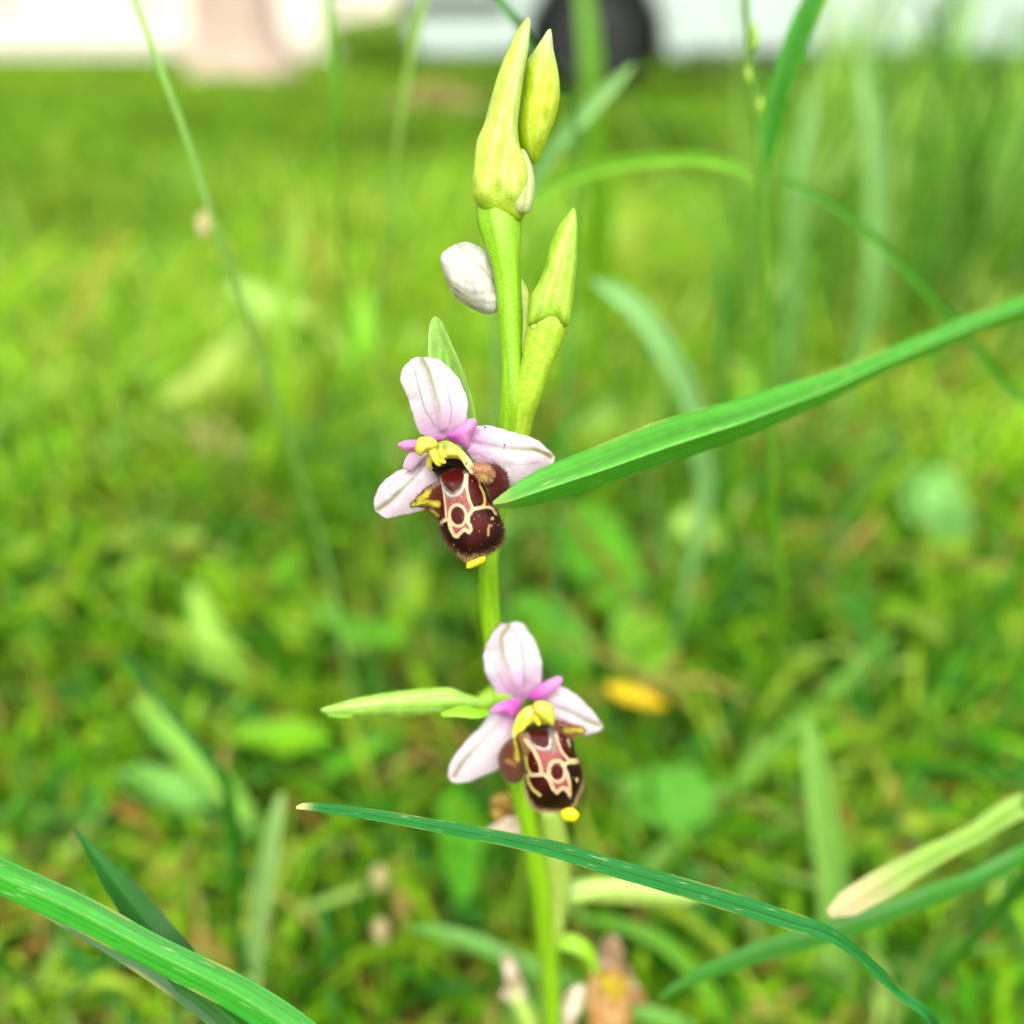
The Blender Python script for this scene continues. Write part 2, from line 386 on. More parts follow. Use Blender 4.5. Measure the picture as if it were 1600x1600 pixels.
# ---- box helper for the far things
def boxes(name, bl, mat, parent=None, bevel=0):
    V = []; F = []
    for (x0, x1, y0, y1, z0, z1) in bl:
        b = len(V); V += [(x, y, z) for x in (x0, x1) for y in (y0, y1) for z in (z0, z1)]
        F += [tuple(b+i for i in f) for f in ((0, 1, 3, 2), (4, 6, 7, 5), (0, 4, 5, 1), (2, 3, 7, 6), (0, 2, 6, 4), (1, 5, 7, 3))]
    me = mesh(name, V, F, None, False); o = link(name, me, mat, parent)
    if bevel:
        md = o.modifiers.new('bevel', 'BEVEL'); md.width = bevel; md.segments = 3
    return o
def prism(name, prof, y0, y1, mat, parent=None, bevel=.03, taper=None):
    """side profile in x,z pushed from y0 to y1; taper(z) pulls both sides in"""
    n = len(prof); tp = taper or (lambda z: 0)
    V = [(x, y0+tp(z), z) for x, z in prof]+[(x, y1-tp(z), z) for x, z in prof]
    F = [tuple(range(n)), tuple(range(2*n-1, n-1, -1))]+[(k, n+k, n+(k+1) % n, (k+1) % n) for k in range(n)]
    o = link(name, mesh(name, V, F, None, False), mat, parent)
    if bevel:
        md = o.modifiers.new('bevel', 'BEVEL'); md.width = bevel; md.segments = 3; md.limit_method = 'ANGLE'
    return o
def lathe_y(name, prof, cx, cy, cz, mat, parent, n=40):
    """profile (radius, y offset) spun about an axis along y"""
    V = []; F = []; k = len(prof)
    for i in range(n):
        a = 2*math.pi*i/n
        V += [(cx+r*math.cos(a), cy+o, cz+r*math.sin(a)) for r, o in prof]
    F = [(i*k+j, ((i+1) % n)*k+j, ((i+1) % n)*k+j+1, i*k+j+1) for i in range(n) for j in range(k-1)]
    return link(name, mesh(name, V, F), mat, parent)
def car():
    paint = simple_mat('pale_car_paint', (.42, .50, .45), .4, 0, spec=.3); dark = simple_mat('black_rubber', (.008, .009, .008), .9, spec=.1)
    glass = simple_mat('car_glass', (.02, .03, .03), .05, spec=.8); rim = simple_mat('steel_rim', (.015, .017, .015), .6, .2)
    lamp = simple_mat('lamp_glass', (.6, .62, .6), .1); trim = simple_mat('dark_trim', (.03, .03, .03), .5)
    X0, Y0 = -.52, 4.55
    c = empty('parked_car', (X0+2, Y0+.85, 0))
    def arch(cx, r=.36, n=9): return [(cx-r*math.cos(math.pi*i/(n-1)), .22+max(0., .10)*0+ r*math.sin(math.pi*i/(n-1))*1.05) for i in range(n)]
    prof = [(0.02, .26), (.06, .21)]+[(X, Z) for X, Z in arch(.93)]+[(1.35, .20), (3.0, .20)]+arch(3.45)+[(3.95, .24), (4.1, .30), (4.14, .6), (4.08, .92), (3.9, 1.0), (1.25, .98), (.75, .88), (.25, .74), (.05, .62), (0, .45)]
    prof = [(x+X0, z) for x, z in prof]
    prism('body', prof, Y0, Y0+1.72, paint, c, .035, lambda z: .02+.06*max(0, z-.6))
    cab = [(x+X0, z) for x, z in [(1.2, .96), (1.75, 1.38), (2.2, 1.46), (3.1, 1.44), (3.6, 1.28), (3.95, .99)]]
    prism('roof', cab, Y0+.10, Y0+1.62, paint, c, .03, lambda z: .28*max(0, z-.95))
    for sgn, yy in ((1, Y0+.088), (-1, Y0+1.60)):
        for q in ([(1.45, 1.01), (1.85, 1.34), (2.35, 1.39), (2.35, 1.01)], [(2.45, 1.01), (2.45, 1.39), (3.05, 1.37), (3.5, 1.22), (3.65, 1.01)]):
            tp = lambda z: .28*max(0, z-.95)*sgn
            V = [(x+X0, yy+tp(z), z) for x, z in q]+[(x+X0, yy+tp(z)+.02*sgn, z) for x, z in q]; n = len(q)
            F = [tuple(range(n)), tuple(range(2*n-1, n-1, -1))]+[(k, n+k, n+(k+1) % n, (k+1) % n) for k in range(n)]
            link('window', mesh('window', V, F, None, False), glass, c)
    for cx in (.93, 3.45):
        for yy, s in ((Y0+.02, 1), (Y0+1.70, -1)):
            ty = lathe_y('wheel', [(.20, .02*s), (.29, .0), (.315, .03*s), (.32, .10*s), (.315, .18*s), (.29, .2*s), (.2, .19*s)], X0+cx, yy, .315, dark, c)
            lathe_y('rim', [(.0, .02*s), (.05, .012*s), (.06, .03*s), (.15, .035*s), (.19, .015*s), (.205, .02*s), (.2, .19*s)], X0+cx, yy, .315, rim, ty)
    boxes('underbody', [(X0+.35, X0+3.9, Y0+.22, Y0+1.5, .18, .5)], trim, c)
    boxes('sill_trim', [(X0+1.38, X0+2.98, Y0-.012, Y0+.05, .19, .25)], trim, c, .01)
    boxes('bumper_strip', [(X0-.03, X0+.5, Y0-.012, Y0+.3, .42, .47)], trim, c, .01)
    boxes('headlight', [(X0-.005, X0+.34, Y0-.008, Y0+.25, .57, .68)], lamp, c, .03)
    for hx in (2.0, 2.95):
        boxes('door_handle', [(X0+hx, X0+hx+.2, Y0-.02, Y0+.03, .84, .87)], paint, c, .01)
    tag(c, 'pale white car parked side-on at the edge of the lawn', 'car')
car()

def leaf_cloud(n, cx, cy, cz, rx, ry, rz, size, cols, seed, hollow=.5):
    r = np.random.default_rng(seed); u = r.normal(size=(n, 3)); u /= np.linalg.norm(u, axis=1)[:, None]
    k = 9; cl = r.normal(size=(k, 3)); cl /= np.linalg.norm(cl, axis=1)[:, None]
    lump = 1+.28*np.max((u@cl.T)**5, axis=1)-.12
    p = u*(hollow+(1-hollow)*r.random((n, 1)))*lump[:, None]*np.array([rx, ry, rz])+np.array([cx, cy, cz])
    a = r.normal(size=(n, 3)); a /= np.linalg.norm(a, axis=1)[:, None]; b = np.cross(a, r.normal(size=(n, 3))); b /= np.linalg.norm(b, axis=1)[:, None]
    s = size*r.uniform(.6, 1.3, (n, 1))
    V = np.stack([p-a*s, p+b*s*.45, p+a*s, p-b*s*.45], 1).reshape(-1, 3); V[:, 2] = np.maximum(V[:, 2], .0)
    F = np.arange(n*4).reshape(-1, 4)
    c = np.array(cols)[r.integers(0, len(cols), n)]*r.uniform(.7, 1.3, (n, 1))
    return V, F, np.repeat(c, 4, 0)
bark = simple_mat('pale_bark', (.52, .40, .32), .9, 0, (3, (.34, .25, .19), (5, 5, .8)), .1, (.8, .05))
def tree(x, y, r0, h, label, seed, crown):
    t = empty('tree', (x, y, 0)); rr = random.Random(seed); V = []; n = 28; zs = [0, .08, .2, .45, .9, 1.6, 2.4, h]
    for z in zs:
        fl = 1+.55*math.exp(-z*4)
        for k in range(n):
            a = 2*math.pi*k/n
            rad = r0*fl*(1-.12*z/h)*(1+.05*math.sin(5*a+z)+.07*mnoise.noise(Vector((math.cos(a)*3, math.sin(a)*3, z*1.3+seed))))
            V.append((x+rad*math.cos(a)+.05*z*.3, y+rad*math.sin(a), z-.03 if z == 0 else z))
    F = [(i*n+k, i*n+(k+1) % n, (i+1)*n+(k+1) % n, (i+1)*n+k) for i in range(len(zs)-1) for k in range(n)]
    link('trunk', mesh('trunk', V, F), bark, t)
    for i in range(5):
        a = i*1.26+seed; W = np.array([[x, y, h-.5], [x+math.cos(a)*.5, y+math.sin(a)*.5, h+.3], [x+math.cos(a)*1.4, y+math.sin(a)*1.4, h+1.2], [x+math.cos(a)*2.1, y+math.sin(a)*2.1, h+2.]])
        W = catmull3(np.hstack([W, np.array([[.45], [.3], [.18], [.06]])*r0*1.4]), 10); V = []; m = 8
        for q in W:
            for k in range(m): V.append((q[0]+q[3]*math.cos(k*math.pi/4), q[1]+q[3]*math.sin(k*math.pi/4), q[2]))
        link('limb', mesh('limb', V, [(j*m+k, j*m+(k+1) % m, (j+1)*m+(k+1) % m, (j+1)*m+k) for j in range(9) for k in range(m)]), bark, t)
    V, F, K = leaf_cloud(crown, x, y, h+2.0, 2.8, 2.8, 1.9, .11, [G1*.5, G2*.5, G4*.5], seed, .35)
    link('crown', mesh('crown', V, F, K, False), M_FIELD, t)
    return tag(t, label, 'tree')
tree(-2.75, 9.2, .40, 3.2, 'thick pale-barked tree trunk rising from the far lawn', 3, 5000)
def shrub(x, y, rx, h, label, seed, cols):
    s = empty('shrub', (x, y, 0))
    V, F, K = leaf_cloud(3800, x, y, h*.5, rx, .8, h*.55, .06, cols, seed, .4)
    link('foliage', mesh('foliage', V, F, K, False), M_FIELD, s)
    for i in range(4):
        a = i*1.6; W = catmull3(np.array([[x, y, -.02, .03], [x+.15*math.cos(a), y+.15*math.sin(a), h*.3, .022], [x+.5*rx*math.cos(a), y+.3*math.sin(a), h*.75, .008]]), 8); V = []; m = 6
        for q in W:
            for k in range(m): V.append((q[0]+q[3]*math.cos(k*math.pi/3), q[1]+q[3]*math.sin(k*math.pi/3), q[2]))
        link('stem', mesh('stem', V, [(j*m+k, j*m+(k+1) % m, (j+1)*m+(k+1) % m, (j+1)*m+k) for j in range(7) for k in range(m)]), bark, s)
    tag(s, label, 'shrub')
shrub(-1.55, 12.5, 1.0, .62, 'low light green bush between the tree trunk and the car', 21, [G3, G1, G7])
shrub(2.6, 7.6, 1.9, 1.7, 'dark green bush behind the bonnet of the white car', 22, [G2*.5, G1*.5])
shrub(5.2, 8.2, 1.7, 2.0, 'tall green bush behind the rear of the white car', 23, [G2*.6, G4*.6])
def house():
    wall = simple_mat('cream_render', (.74, .67, .54), .9, 0, (1.2, (.62, .56, .45), None), .1)
    stone = simple_mat('plinth_stone', (.50, .46, .40), .9, 0, (4, (.38, .35, .3), None), .1)
    fr = simple_mat('window_frame_paint', (.75, .74, .7), .5); gl = simple_mat('window_glass', (.03, .04, .05), .05, spec=.8)
    wood = simple_mat('door_wood', (.22, .11, .05), .6, 0, (6, (.15, .07, .03), (1, 1, .2)), .3)
    tile = simple_mat('roof_tile', (.30, .12, .07), .8, 0, (8, (.22, .09, .05), (1, 6, 6)), .2)
    h = empty('house', (-11, 30, 0)); x0, x1, y0, y1 = -19.5, -3.4, 27, 35
    boxes('wall', [(x0, x1, y0, y1, 0, 4.6)], wall, h)
    boxes('plinth', [(x0-.04, x1+.04, y0-.04, y1+.04, 0, .35)], stone, h)
    prism('roof', [(x0-.5, 4.6), (x1+.5, 4.6), (x1-3, 7.2), (x0+3, 7.2)], y0-.5, y1+.5, tile, h, 0, lambda z: (z-4.6)*1.3)
    for wx in (-18, -14.6, -10.6, -5):
        f = boxes('window', [(wx-.6, wx-.5, y0-.06, y0+.05, 1.5, 3), (wx+.5, wx+.6, y0-.06, y0+.05, 1.5, 3), (wx-.5, wx+.5, y0-.06, y0+.05, 2.9, 3), (wx-.5, wx+.5, y0-.06, y0+.05, 1.5, 1.6), (wx-.04, wx+.04, y0-.06, y0+.05, 1.6, 2.9)], fr, h)
        boxes('pane', [(wx-.5, wx-.04, y0-.02, y0+.02, 1.6, 2.9)], gl, f); boxes('pane', [(wx+.04, wx+.5, y0-.02, y0+.02, 1.6, 2.9)], gl, f)
        boxes('sill', [(wx-.7, wx+.7, y0-.14, y0-.07, 1.42, 1.49)], stone, h)
    dr = boxes('door', [(-7.9, -6.9, y0-.07, y0-.005, .36, 2.4)], wood, h); boxes('door_handle', [(-7.06, -7.0, y0-.13, y0-.071, 1.3, 1.42)], fr, dr)
    boxes('step', [(-8.2, -6.6, y0-.7, y0-.05, 0, .17)], stone, h)
    tag(h, 'cream rendered house far behind the pale tree trunk', 'house')
house()
o = boxes('path', [], simple_mat('pale_gravel', (.62, .56, .48), .95, 0, (30, (.5, .45, .38), None), .1)) if False else None
def path_strip():
    V = []; F = []; n = 40
    for i, x in enumerate(np.linspace(-26, 14, n)):
        y = 22.3+.4*math.sin(x*.3); V += [(x, y, .055), (x, y+3.2, .06)]
    F = [(2*i, 2*i+2, 2*i+3, 2*i+1) for i in range(n-1)]
    p = link('path', mesh('path', V, F), simple_mat('pale_gravel', (.62, .56, .48), .95, 0, (30, (.5, .45, .38), None), .1)); p['kind'] = 'structure'
path_strip()
# dry straw mound before the car
def straw():
    r = np.random.default_rng(31); V = []; F = []; K = []
    for i in range(700):
        a = r.uniform(0, 2*math.pi); rr = abs(r.normal(0, .10)); x = -.36+1.4*rr*math.cos(a); y = 4.1+rr*math.sin(a); z = .02+.085*math.exp(-(rr/.12)**2)*r.uniform(.3, 1)
        b = r.uniform(0, 2*math.pi); e = r.normal(0, .3); L = r.uniform(.02, .06); d = np.array([math.cos(b)*math.cos(e), math.sin(b)*math.cos(e), math.sin(e)])*L; s = np.array([-math.sin(b), math.cos(b), .3])*.003
        p = np.array([x, y, z]); k = len(V); V += [p-d-s, p-d+s, p+d+s, p+d-s]; F.append((k, k+1, k+2, k+3)); K += [C(225, 205, 140, .7)*r.uniform(.7, 1.1)]*4
    tag(link('straw_heap', mesh('straw_heap', np.array(V), F, np.array(K), False), M_DRY), 'small heap of dry pale straw lying before the car bumper', 'straw')
straw()

# ------------------------------------------------------------------ single grasses and leaves of the middle ground
def bladepaint(c, mid=None, tipc=None, seed=0, amp=.12, band=None, tipw=.03):
    def f(u, t):
        k = np.tile(c, (len(u), 1))*(1+amp*(vnoise(u*6+50, t*14+50, 1, seed)-.5)*2)[:, None]
        k = k*(1+.26*(vnoise(u*13+40, np.zeros_like(u)+seed, 1, seed+2)-.5)*2)[:, None]*(1+.10*(vnoise(u*30+90, t*60, 1, seed+3)-.5)*2)[:, None]
        k = mixc(k, C(185, 185, 80, .55), .75*smooth(.8, 1, np.abs(u))*smooth(.62, .8, vnoise(t*45+seed, u*0+seed+3, 1, seed+4)))
        k = mixc(k, C(205, 215, 150, .6), .8*smooth(.90, .97, vnoise(u*26+11, t*150+7, 1, seed+6)))
        if mid is not None: k = mixc(k, mid, np.exp(-(u/.10)**2)*.7)
        if tipc is not None: k = mixc(k, tipc, smooth(tipw, 0, t))
        if band is not None:
            for (t0, wt, bc) in band: k = mixc(k, bc, np.exp(-((t-t0+.006*u)/wt)**2)*.85)
        return k
    return f
GB = C(80, 170, 20, .62); GBL = C(60, 150, 60, .6); GM = C(120, 195, 40, .62); GP = C(170, 215, 120, .68); GD = C(50, 130, 20, .55); GPALE = C(215, 225, 150, .72)
# ---- things
B = ribbon('grass_shoot', [(771, 788, .1008, 8), (790, 784, .1012, 26), (850, 762, .1025, 54), (950, 728, .106, 68), (1050, 692, .111, 74), (1150, 660, .118, 66), (1205, 640, .122, 60), (1300, 604, .130, 48), (1370, 572, .137, 38), (1440, 543, .143, 36), (1520, 510, .150, 36), (1610, 478, .158, 34), (1720, 450, .17, 32)],
           None, M_BLADE, bladepaint(C(85, 180, 40, .66), C(130, 210, 90, .7), C(150, 190, 70, .6), 1, .10, [(.44, .006, C(200, 205, 90, .6))], .01), tail=[(.17, .2, .14, .0045), (.19, .22, .0, .004)], fold=-.8, n=260, nu=37, twist=[-.3, -.35, -.35, -.3, -.2, -.2], shift=0)
tag(B, 'broad keeled green grass blade whose tip touches the upper orchid flower', 'grass')
B = ribbon('grass_shoot', [(463, 1262, .1065, 4), (475, 1260, .1065, 10), (520, 1264, .1065, 15), (600, 1276, .1065, 17), (700, 1294, .1065, 19), (800, 1313, .1067, 22), (880, 1331, .107, 25), (960, 1356, .107, 27), (1050, 1382, .1075, 28), (1150, 1412, .108, 29), (1230, 1438, .1085, 27), (1290, 1457, .109, 22), (1340, 1490, .111, 18), (1400, 1548, .115, 17), (1460, 1620, .12, 16)],
           None, M_BLADE, bladepaint(C(45, 145, 55, .62), C(30, 105, 45, .5), C(225, 220, 150, .7), 2, .12, None, .012), tail=[(.085, .08, .06, .0016), (.088, .082, 0, .0016)], fold=.5, n=300, nu=25, twist=.15, thick=.25)
tag(B, 'dark green arching grass blade with pale tip crossing below the lower flower', 'grass')
B = ribbon('grass_shoot', [(-220, 1290, .112, 40), (-60, 1344, .11, 44), (60, 1396, .108, 46), (140, 1434, .108, 46), (230, 1482, .1075, 44), (300, 1517, .107, 46), (360, 1547, .107, 48), (430, 1590, .1065, 50), (500, 1640, .106, 46), (580, 1710, .106, 40)],
           None, M_BLADE, bladepaint(C(55, 165, 30, .64), C(110, 200, 80, .66), None, 3), tail=[(-.022, .045, .05, .003), (-.02, .05, 0, .003)], fold=.35, n=160, nu=31, twist=.1)
tag(B, 'broad bright green grass blade lying over darker folded blades', 'grass')
B = ribbon('grass_shoot', [(257, 1521, .1105, 3), (275, 1532, .1105, 20), (310, 1552, .1105, 26), (350, 1584, .110, 27), (400, 1630, .1095, 26), (470, 1700, .109, 24)],
           None, M_BLADE, bladepaint(C(40, 120, 15, .5), C(70, 150, 40, .5), None, 4), tail=[(-.03, .05, .05, .002), (-.03, .052, 0, .002)], fold=.5, n=60, nu=7, twist=-.3)
tag(B, 'torn short dark green grass blade tucked under a broad blade', 'grass')
B = ribbon('grass_shoot', [(-230, 1260, .12, 26), (-80, 1330, .116, 28), (40, 1395, .114, 30), (120, 1440, .114, 32), (200, 1487, .113, 34), (250, 1520, .112, 34), (320, 1572, .1115, 34), (380, 1620, .111, 32), (450, 1690, .111, 28)],
           None, M_BLADE, bladepaint(C(35, 115, 15, .5), None, None, 5), tail=[(-.035, .055, .05, .002), (-.035, .057, 0, .002)], fold=.4, n=60, nu=7, twist=-.5)
tag(B, 'dark green grass blade running under the edge of a broad bright blade', 'grass')
B = ribbon('grass_shoot', [(118, 1296, .124, 4), (160, 1352, .121, 26), (205, 1410, .118, 44), (240, 1455, .116, 48), (290, 1510, .116, 44), (350, 1590, .116, 38), (410, 1680, .117, 34)],
           None, M_BLADE, bladepaint(C(40, 125, 20, .52), C(60, 150, 40, .5), None, 6), tail=[(-.045, .06, .05, .003), (-.045, .062, 0, .003)], fold=.3, n=60, nu=7, twist=.3)
tag(B, 'dark green pointed grass blade showing behind a broad bright blade', 'grass')
# tall grass plant, upper right
g = empty('grass_plant', tuple(P(1214, 900, .21)*np.array([1, 1, 0])))
rootx, rooty = g.location.x, g.location.y
tube('stalk', [(1158, -60, .150, 8), (1165, 0, .151, 9), (1172, 100, .153, 10), (1184, 220, .156, 12), (1191, 300, .158, 15), (1196, 460, .163, 14), (1202, 640, .171, 15), (1208, 820, .182, 15), (1216, 980, .198, 15)], g, M_BLADE, C(110, 175, 30, .6), tail=[(rootx, rooty, .06, .0022), (rootx, rooty, -.005, .0024)], n=90, m=10)
ribbon('leaf', [(1188, 300, .1575, 10), (1192, 270, .157, 16), (1205, 200, .155, 30), (1226, 120, .152, 38), (1250, 50, .150, 38), (1277, -10, .149, 32), (1310, -80, .149, 18), (1335, -130, .149, 3)], g, M_BLADE, bladepaint(C(70, 165, 15, .62), C(40, 120, 10, .5), None, 7), fold=.5, n=60, twist=.1)
ribbon('leaf', [(1193, 292, .158, 12), (1150, 262, .163, 18), (1080, 247, .170, 21), (1000, 251, .178, 22), (920, 268, .186, 22), (850, 296, .193, 18), (800, 330, .20, 5)], g, M_BLADE, bladepaint(C(150, 220, 60, .66), None, None, 8), fold=.3, n=60, twist=0)
for k, (x, y, dx) in enumerate([(1176, 50, 6), (1180, 66, 7), (1170, 118, -5), (1186, 165, 7), (1165, 20, -5)]):
    tube('spikelet', [(x-dx*.5, y+14, .1525, 4), (x, y+4, .152, 9), (x+dx*.3, y-8, .152, 7), (x+dx*.5, y-16, .152, 2)], g, M_BLADE, C(190, 225, 80, .65), n=12, m=8)
tag(g, 'tall grass stalk with a wide upright leaf and one arching leaf', 'grass plant')
def wroot(x, y, d): 
    p = P(x, y, d); return [(float(p[0]), float(p[1])+.01, float(p[2])*.45, .0015), (float(p[0]), float(p[1])+.015, -.006, .0015)]
def lone(label, pts, col, fold=.3, twist=0., root=None, nm='grass_shoot', mid=None, tipc=None, cat='grass', seed=20, n=60):
    rt = wroot(*(root or (pts[-1][0], pts[-1][1], pts[-1][2])))
    return tag(ribbon(nm, pts, None, M_BLADE, bladepaint(col, mid, tipc, seed), tail=rt, fold=fold, n=n, twist=twist), label, cat)
def stalk(label, pts, col, nm='grass_stalk', cat='grass stalk', n=70):
    return tag(tube(nm, pts, None, M_BLADE, col, tail=wroot(pts[-1][0], pts[-1][1], pts[-1][2]), n=n, m=8), label, cat)
lone('dark thin grass leaf curving down at the foot of an upright leaf', [(1215, 278, .166, 5), (1270, 300, .168, 10), (1340, 350, .17, 12), (1400, 405, .172, 12), (1480, 490, .176, 13), (1570, 600, .182, 13), (1660, 740, .19, 13)], C(85, 175, 20, .6), .3, .2)
stalk('thin slanting pale green grass stalk rising before the far tree trunk', [(180, -70, .134, 7), (210, 0, .135, 9), (250, 105, .138, 10), (300, 240, .145, 10), (335, 350, .152, 9), (375, 460, .163, 9), (425, 610, .185, 9), (470, 750, .215, 9), (510, 880, .25, 9)], C(165, 215, 110, .72))
lone('blue-green bent grass leaf drooping behind the green bract', [(925, 438, .24, 6), (960, 455, .24, 26), (1005, 492, .24, 34), (1045, 555, .243, 36), (1078, 620, .25, 34), (1092, 700, .26, 30), (1100, 780, .275, 28)], C(160, 220, 130, .72), .2)
b = ribbon('grass_shoot', [(1296, 1428, .131, 12), (1308, 1422, .131, 32), (1335, 1406, .131, 36), (1380, 1380, .132, 40), (1440, 1345, .134, 34), (1510, 1310, .138, 28), (1600, 1275, .145, 38)], None, M_BLADE, bladepaint(C(172, 215, 95, .6), C(140, 195, 50, .55), C(235, 215, 165, .62), 12, .1, None, .10), tail=[(.11, .12, .05, .003), (.112, .122, 0, .003)], fold=.55, n=60, nu=9)
tag(b, 'pale cream-tipped thick grass leaf beside the end of the arching blade', 'grass')
lone('mid green grass blade passing under the joint of the arching blade', [(1030, 1560, .142, 6), (1090, 1525, .14, 20), (1190, 1487, .138, 30), (1290, 1458, .136, 30), (1400, 1420, .136, 30), (1520, 1375, .14, 26), (1620, 1345, .148, 24)], C(75, 160, 40, .6), .4, .2)
lone('whitish green flattened grass leaf standing beside dark thin stalks', [(440, 1240, .20, 10), (428, 1290, .20, 24), (415, 1370, .203, 30), (405, 1440, .207, 30), (398, 1500, .212, 26), (392, 1560, .22, 22)], GP, .3)
lone('pale wide upright grass leaf standing in front of brown litter', [(1262, 1120, .21, 6), (1272, 1180, .21, 34), (1288, 1280, .213, 46), (1300, 1370, .218, 48), (1306, 1450, .225, 46), (1310, 1530, .235, 40)], C(150, 210, 90, .64), .25)
lone('grey-green grass leaf leaning up across the pale wide upright leaf', [(1400, 985, .33, 6), (1340, 1045, .315, 20), (1240, 1140, .295, 27), (1150, 1222, .28, 28), (1070, 1300, .268, 26), (1000, 1370, .26, 22)], C(130, 195, 60, .62), .3)
stalk('dark slanting grass stem bending to vertical beside the whitish leaf', [(190, 1020, .19, 10), (250, 1095, .186, 12), (310, 1165, .184, 14), (352, 1225, .184, 16), (366, 1300, .188, 15), (370, 1400, .195, 14), (372, 1500, .205, 13)], C(45, 130, 15, .55))
stalk('thin grass stalk with drooping green head left of the car', [(508, -40, .20, 9), (515, 20, .20, 14), (520, 110, .202, 13), (524, 190, .207, 8), (532, 320, .22, 6), (545, 480, .245, 6)], C(120, 195, 50, .6))
stalk('pale green grass stalk standing before the car bumper', [(668, -30, .19, 12), (655, 30, .19, 13), (640, 100, .193, 11), (622, 220, .20, 8), (605, 380, .215, 7), (590, 520, .235, 7)], C(165, 215, 90, .62))
lone('short green leaf tip pointing down across the car bumper', [(735, -60, .15, 12), (765, -20, .15, 13), (795, 18, .152, 13), (825, 60, .157, 12), (865, 140, .17, 9), (900, 260, .19, 8)], C(110, 195, 90, .62), .3)
lone('pale green leaf slanting up beside the second green bud', [(990, 100, .21, 5), (960, 130, .21, 18), (915, 175, .21, 26), (870, 225, .213, 28), (825, 290, .22, 26), (780, 380, .235, 22)], C(150, 210, 110, .64), .3)
lone('soft wide green leaf standing before the front wheel of the car', [(905, -60, .42, 20), (915, 10, .42, 26), (925, 110, .425, 32), (930, 230, .44, 32), (935, 380, .47, 38)], C(120, 190, 10, .6), .3)
lone('faint upright green grass blade behind the middle of the keeled blade', [(1122, 380, .26, 5), (1128, 500, .262, 16), (1132, 640, .27, 18), (1136, 800, .285, 18), (1140, 900, .30, 16)], C(75, 160, 15, .58), .3)
lone('pale grass blade lying low across the withered flower', [(640, 1450, .19, 6), (700, 1460, .186, 24), (780, 1490, .183, 28), (880, 1535, .182, 28), (980, 1575, .184, 26), (1080, 1610, .19, 22)], C(130, 200, 80, .62), .3, .4)
lone('green grass blade arching through the litter under the large pale bract', [(900, 1435, .205, 6), (960, 1442, .203, 18), (1030, 1470, .202, 24), (1090, 1525, .204, 26), (1130, 1600, .21, 24)], C(120, 195, 40, .6), .3)
lone('light green leaf lying flat behind the tip of the left bract', [(210, 1090, .31, 8), (250, 1130, .30, 28), (300, 1180, .29, 34), (350, 1230, .28, 32), (400, 1290, .27, 20)], C(150, 215, 80, .64), .2)
lone('tall pale grass leaf leaning in front of the rear of the car', [(1330, 40, .36, 5), (1352, 110, .36, 22), (1368, 220, .362, 30), (1370, 340, .37, 32), (1362, 480, .385, 30)], C(150, 210, 110, .62), .3)
lone('upright pale leaf in the tall grass right of the wide stalk leaf', [(1270, 120, .40, 5), (1262, 200, .40, 24), (1250, 300, .405, 28), (1240, 420, .42, 28), (1232, 540, .44, 26)], C(140, 205, 100, .62), .3)
lone('yellow-green straight blade among soft grass left of the upper flower', [(470, 320, .42, 6), (450, 420, .42, 24), (440, 560, .43, 28), (438, 680, .45, 28)], C(160, 215, 40, .62), .3)
# small seed heads
for k, (x, y, d, lb) in enumerate([(592, 1372, .21, 'round brownish seed head left of the arching blade'), (594, 1455, .20, 'oval pale seed head lower in the litter beside a green stalk'), (318, 352, .19, 'tiny dry husk stuck on the slanting pale stalk')]):
    s = empty('seed_head', tuple(P(x, y+60, d)))
    pillow('capsule', [(x-13, y), (x-9, y-16), (x, y-22), (x+10, y-15), (x+13, y+2), (x+7, y+17), (x-6, y+18)], d, s, M_DRY, C(200, 190, 130, .65), 1.3, 1.3, seg=24, rings=6)
    if k < 2: tube('stalk', [(x, y+14, d, 5), (x-3, y+60, d*1.02, 5), (x-8, y+140, d*1.06, 5)], s, M_BLADE, C(130, 180, 40, .6), tail=wroot(x-10, y+160, d*1.08), n=24, m=6)
    tag(s, lb, 'seed head')

# broad leaves of weeds behind the orchid
def leafpaint(c, x0, y0, x1, y1, seed):
    def f(x, y):
        k = np.tile(c, (len(x), 1))*(1+.10*(vnoise(x+99, y+99, 30, seed)-.5)*2)[:, None]
        k = mixc(k, c*1.25, np.exp(-(d_line(x, y, [(x0, y0), (x1, y1)])/3.5)**2)*.5)
        return k
    return f
def weed(label, leaves, root, nm='weed_plant', cat='plant'):
    """leaves: (outline, d, tilt, colour, vein)"""
    r = P(root[0], root[1], (CAM_H-.01)/(math.sin(PITCH)+(root[1]-800)/FPX*math.cos(PITCH))); e = empty(nm, (float(r[0]), float(r[1]), 0))
    for i, (ol, d, tilt, col, vein) in enumerate(leaves):
        mx_, my_ = np.mean([p[0] for p in ol]), np.mean([p[1] for p in ol]); d = (CAM_H-random.uniform(.03, .055))/(math.sin(PITCH)+(my_-800)/FPX*math.cos(PITCH)) if my_ > 600 else d*1.25; tilt = (tilt[0]+random.uniform(-1.2, 1.2), tilt[1]-random.uniform(0, 1.5))
        pillow('leaf', ol, d, e, M_BLADE, leafpaint(col, *vein, i), .25, .15, cup=-1.5, tilt=tilt, seg=48, rings=8, wr=1.0, wrs=25)
        x, y = vein[0], vein[1]
        q = P(x, y, d)
        dd = d+(tilt[0]*(x-np.mean([p[0] for p in ol]))+tilt[1]*(y-np.mean([p[1] for p in ol])))/1e4
        tube('leaf_stalk', [(x, y, dd, 7), (x, y+25, dd+.003, 7)], e, M_BLADE, col, tail=[(float(r[0]), float(r[1]), .012, .0018), (float(r[0]), float(r[1]), -.008, .0018)], n=16, m=6)
    return tag(e, label, cat)
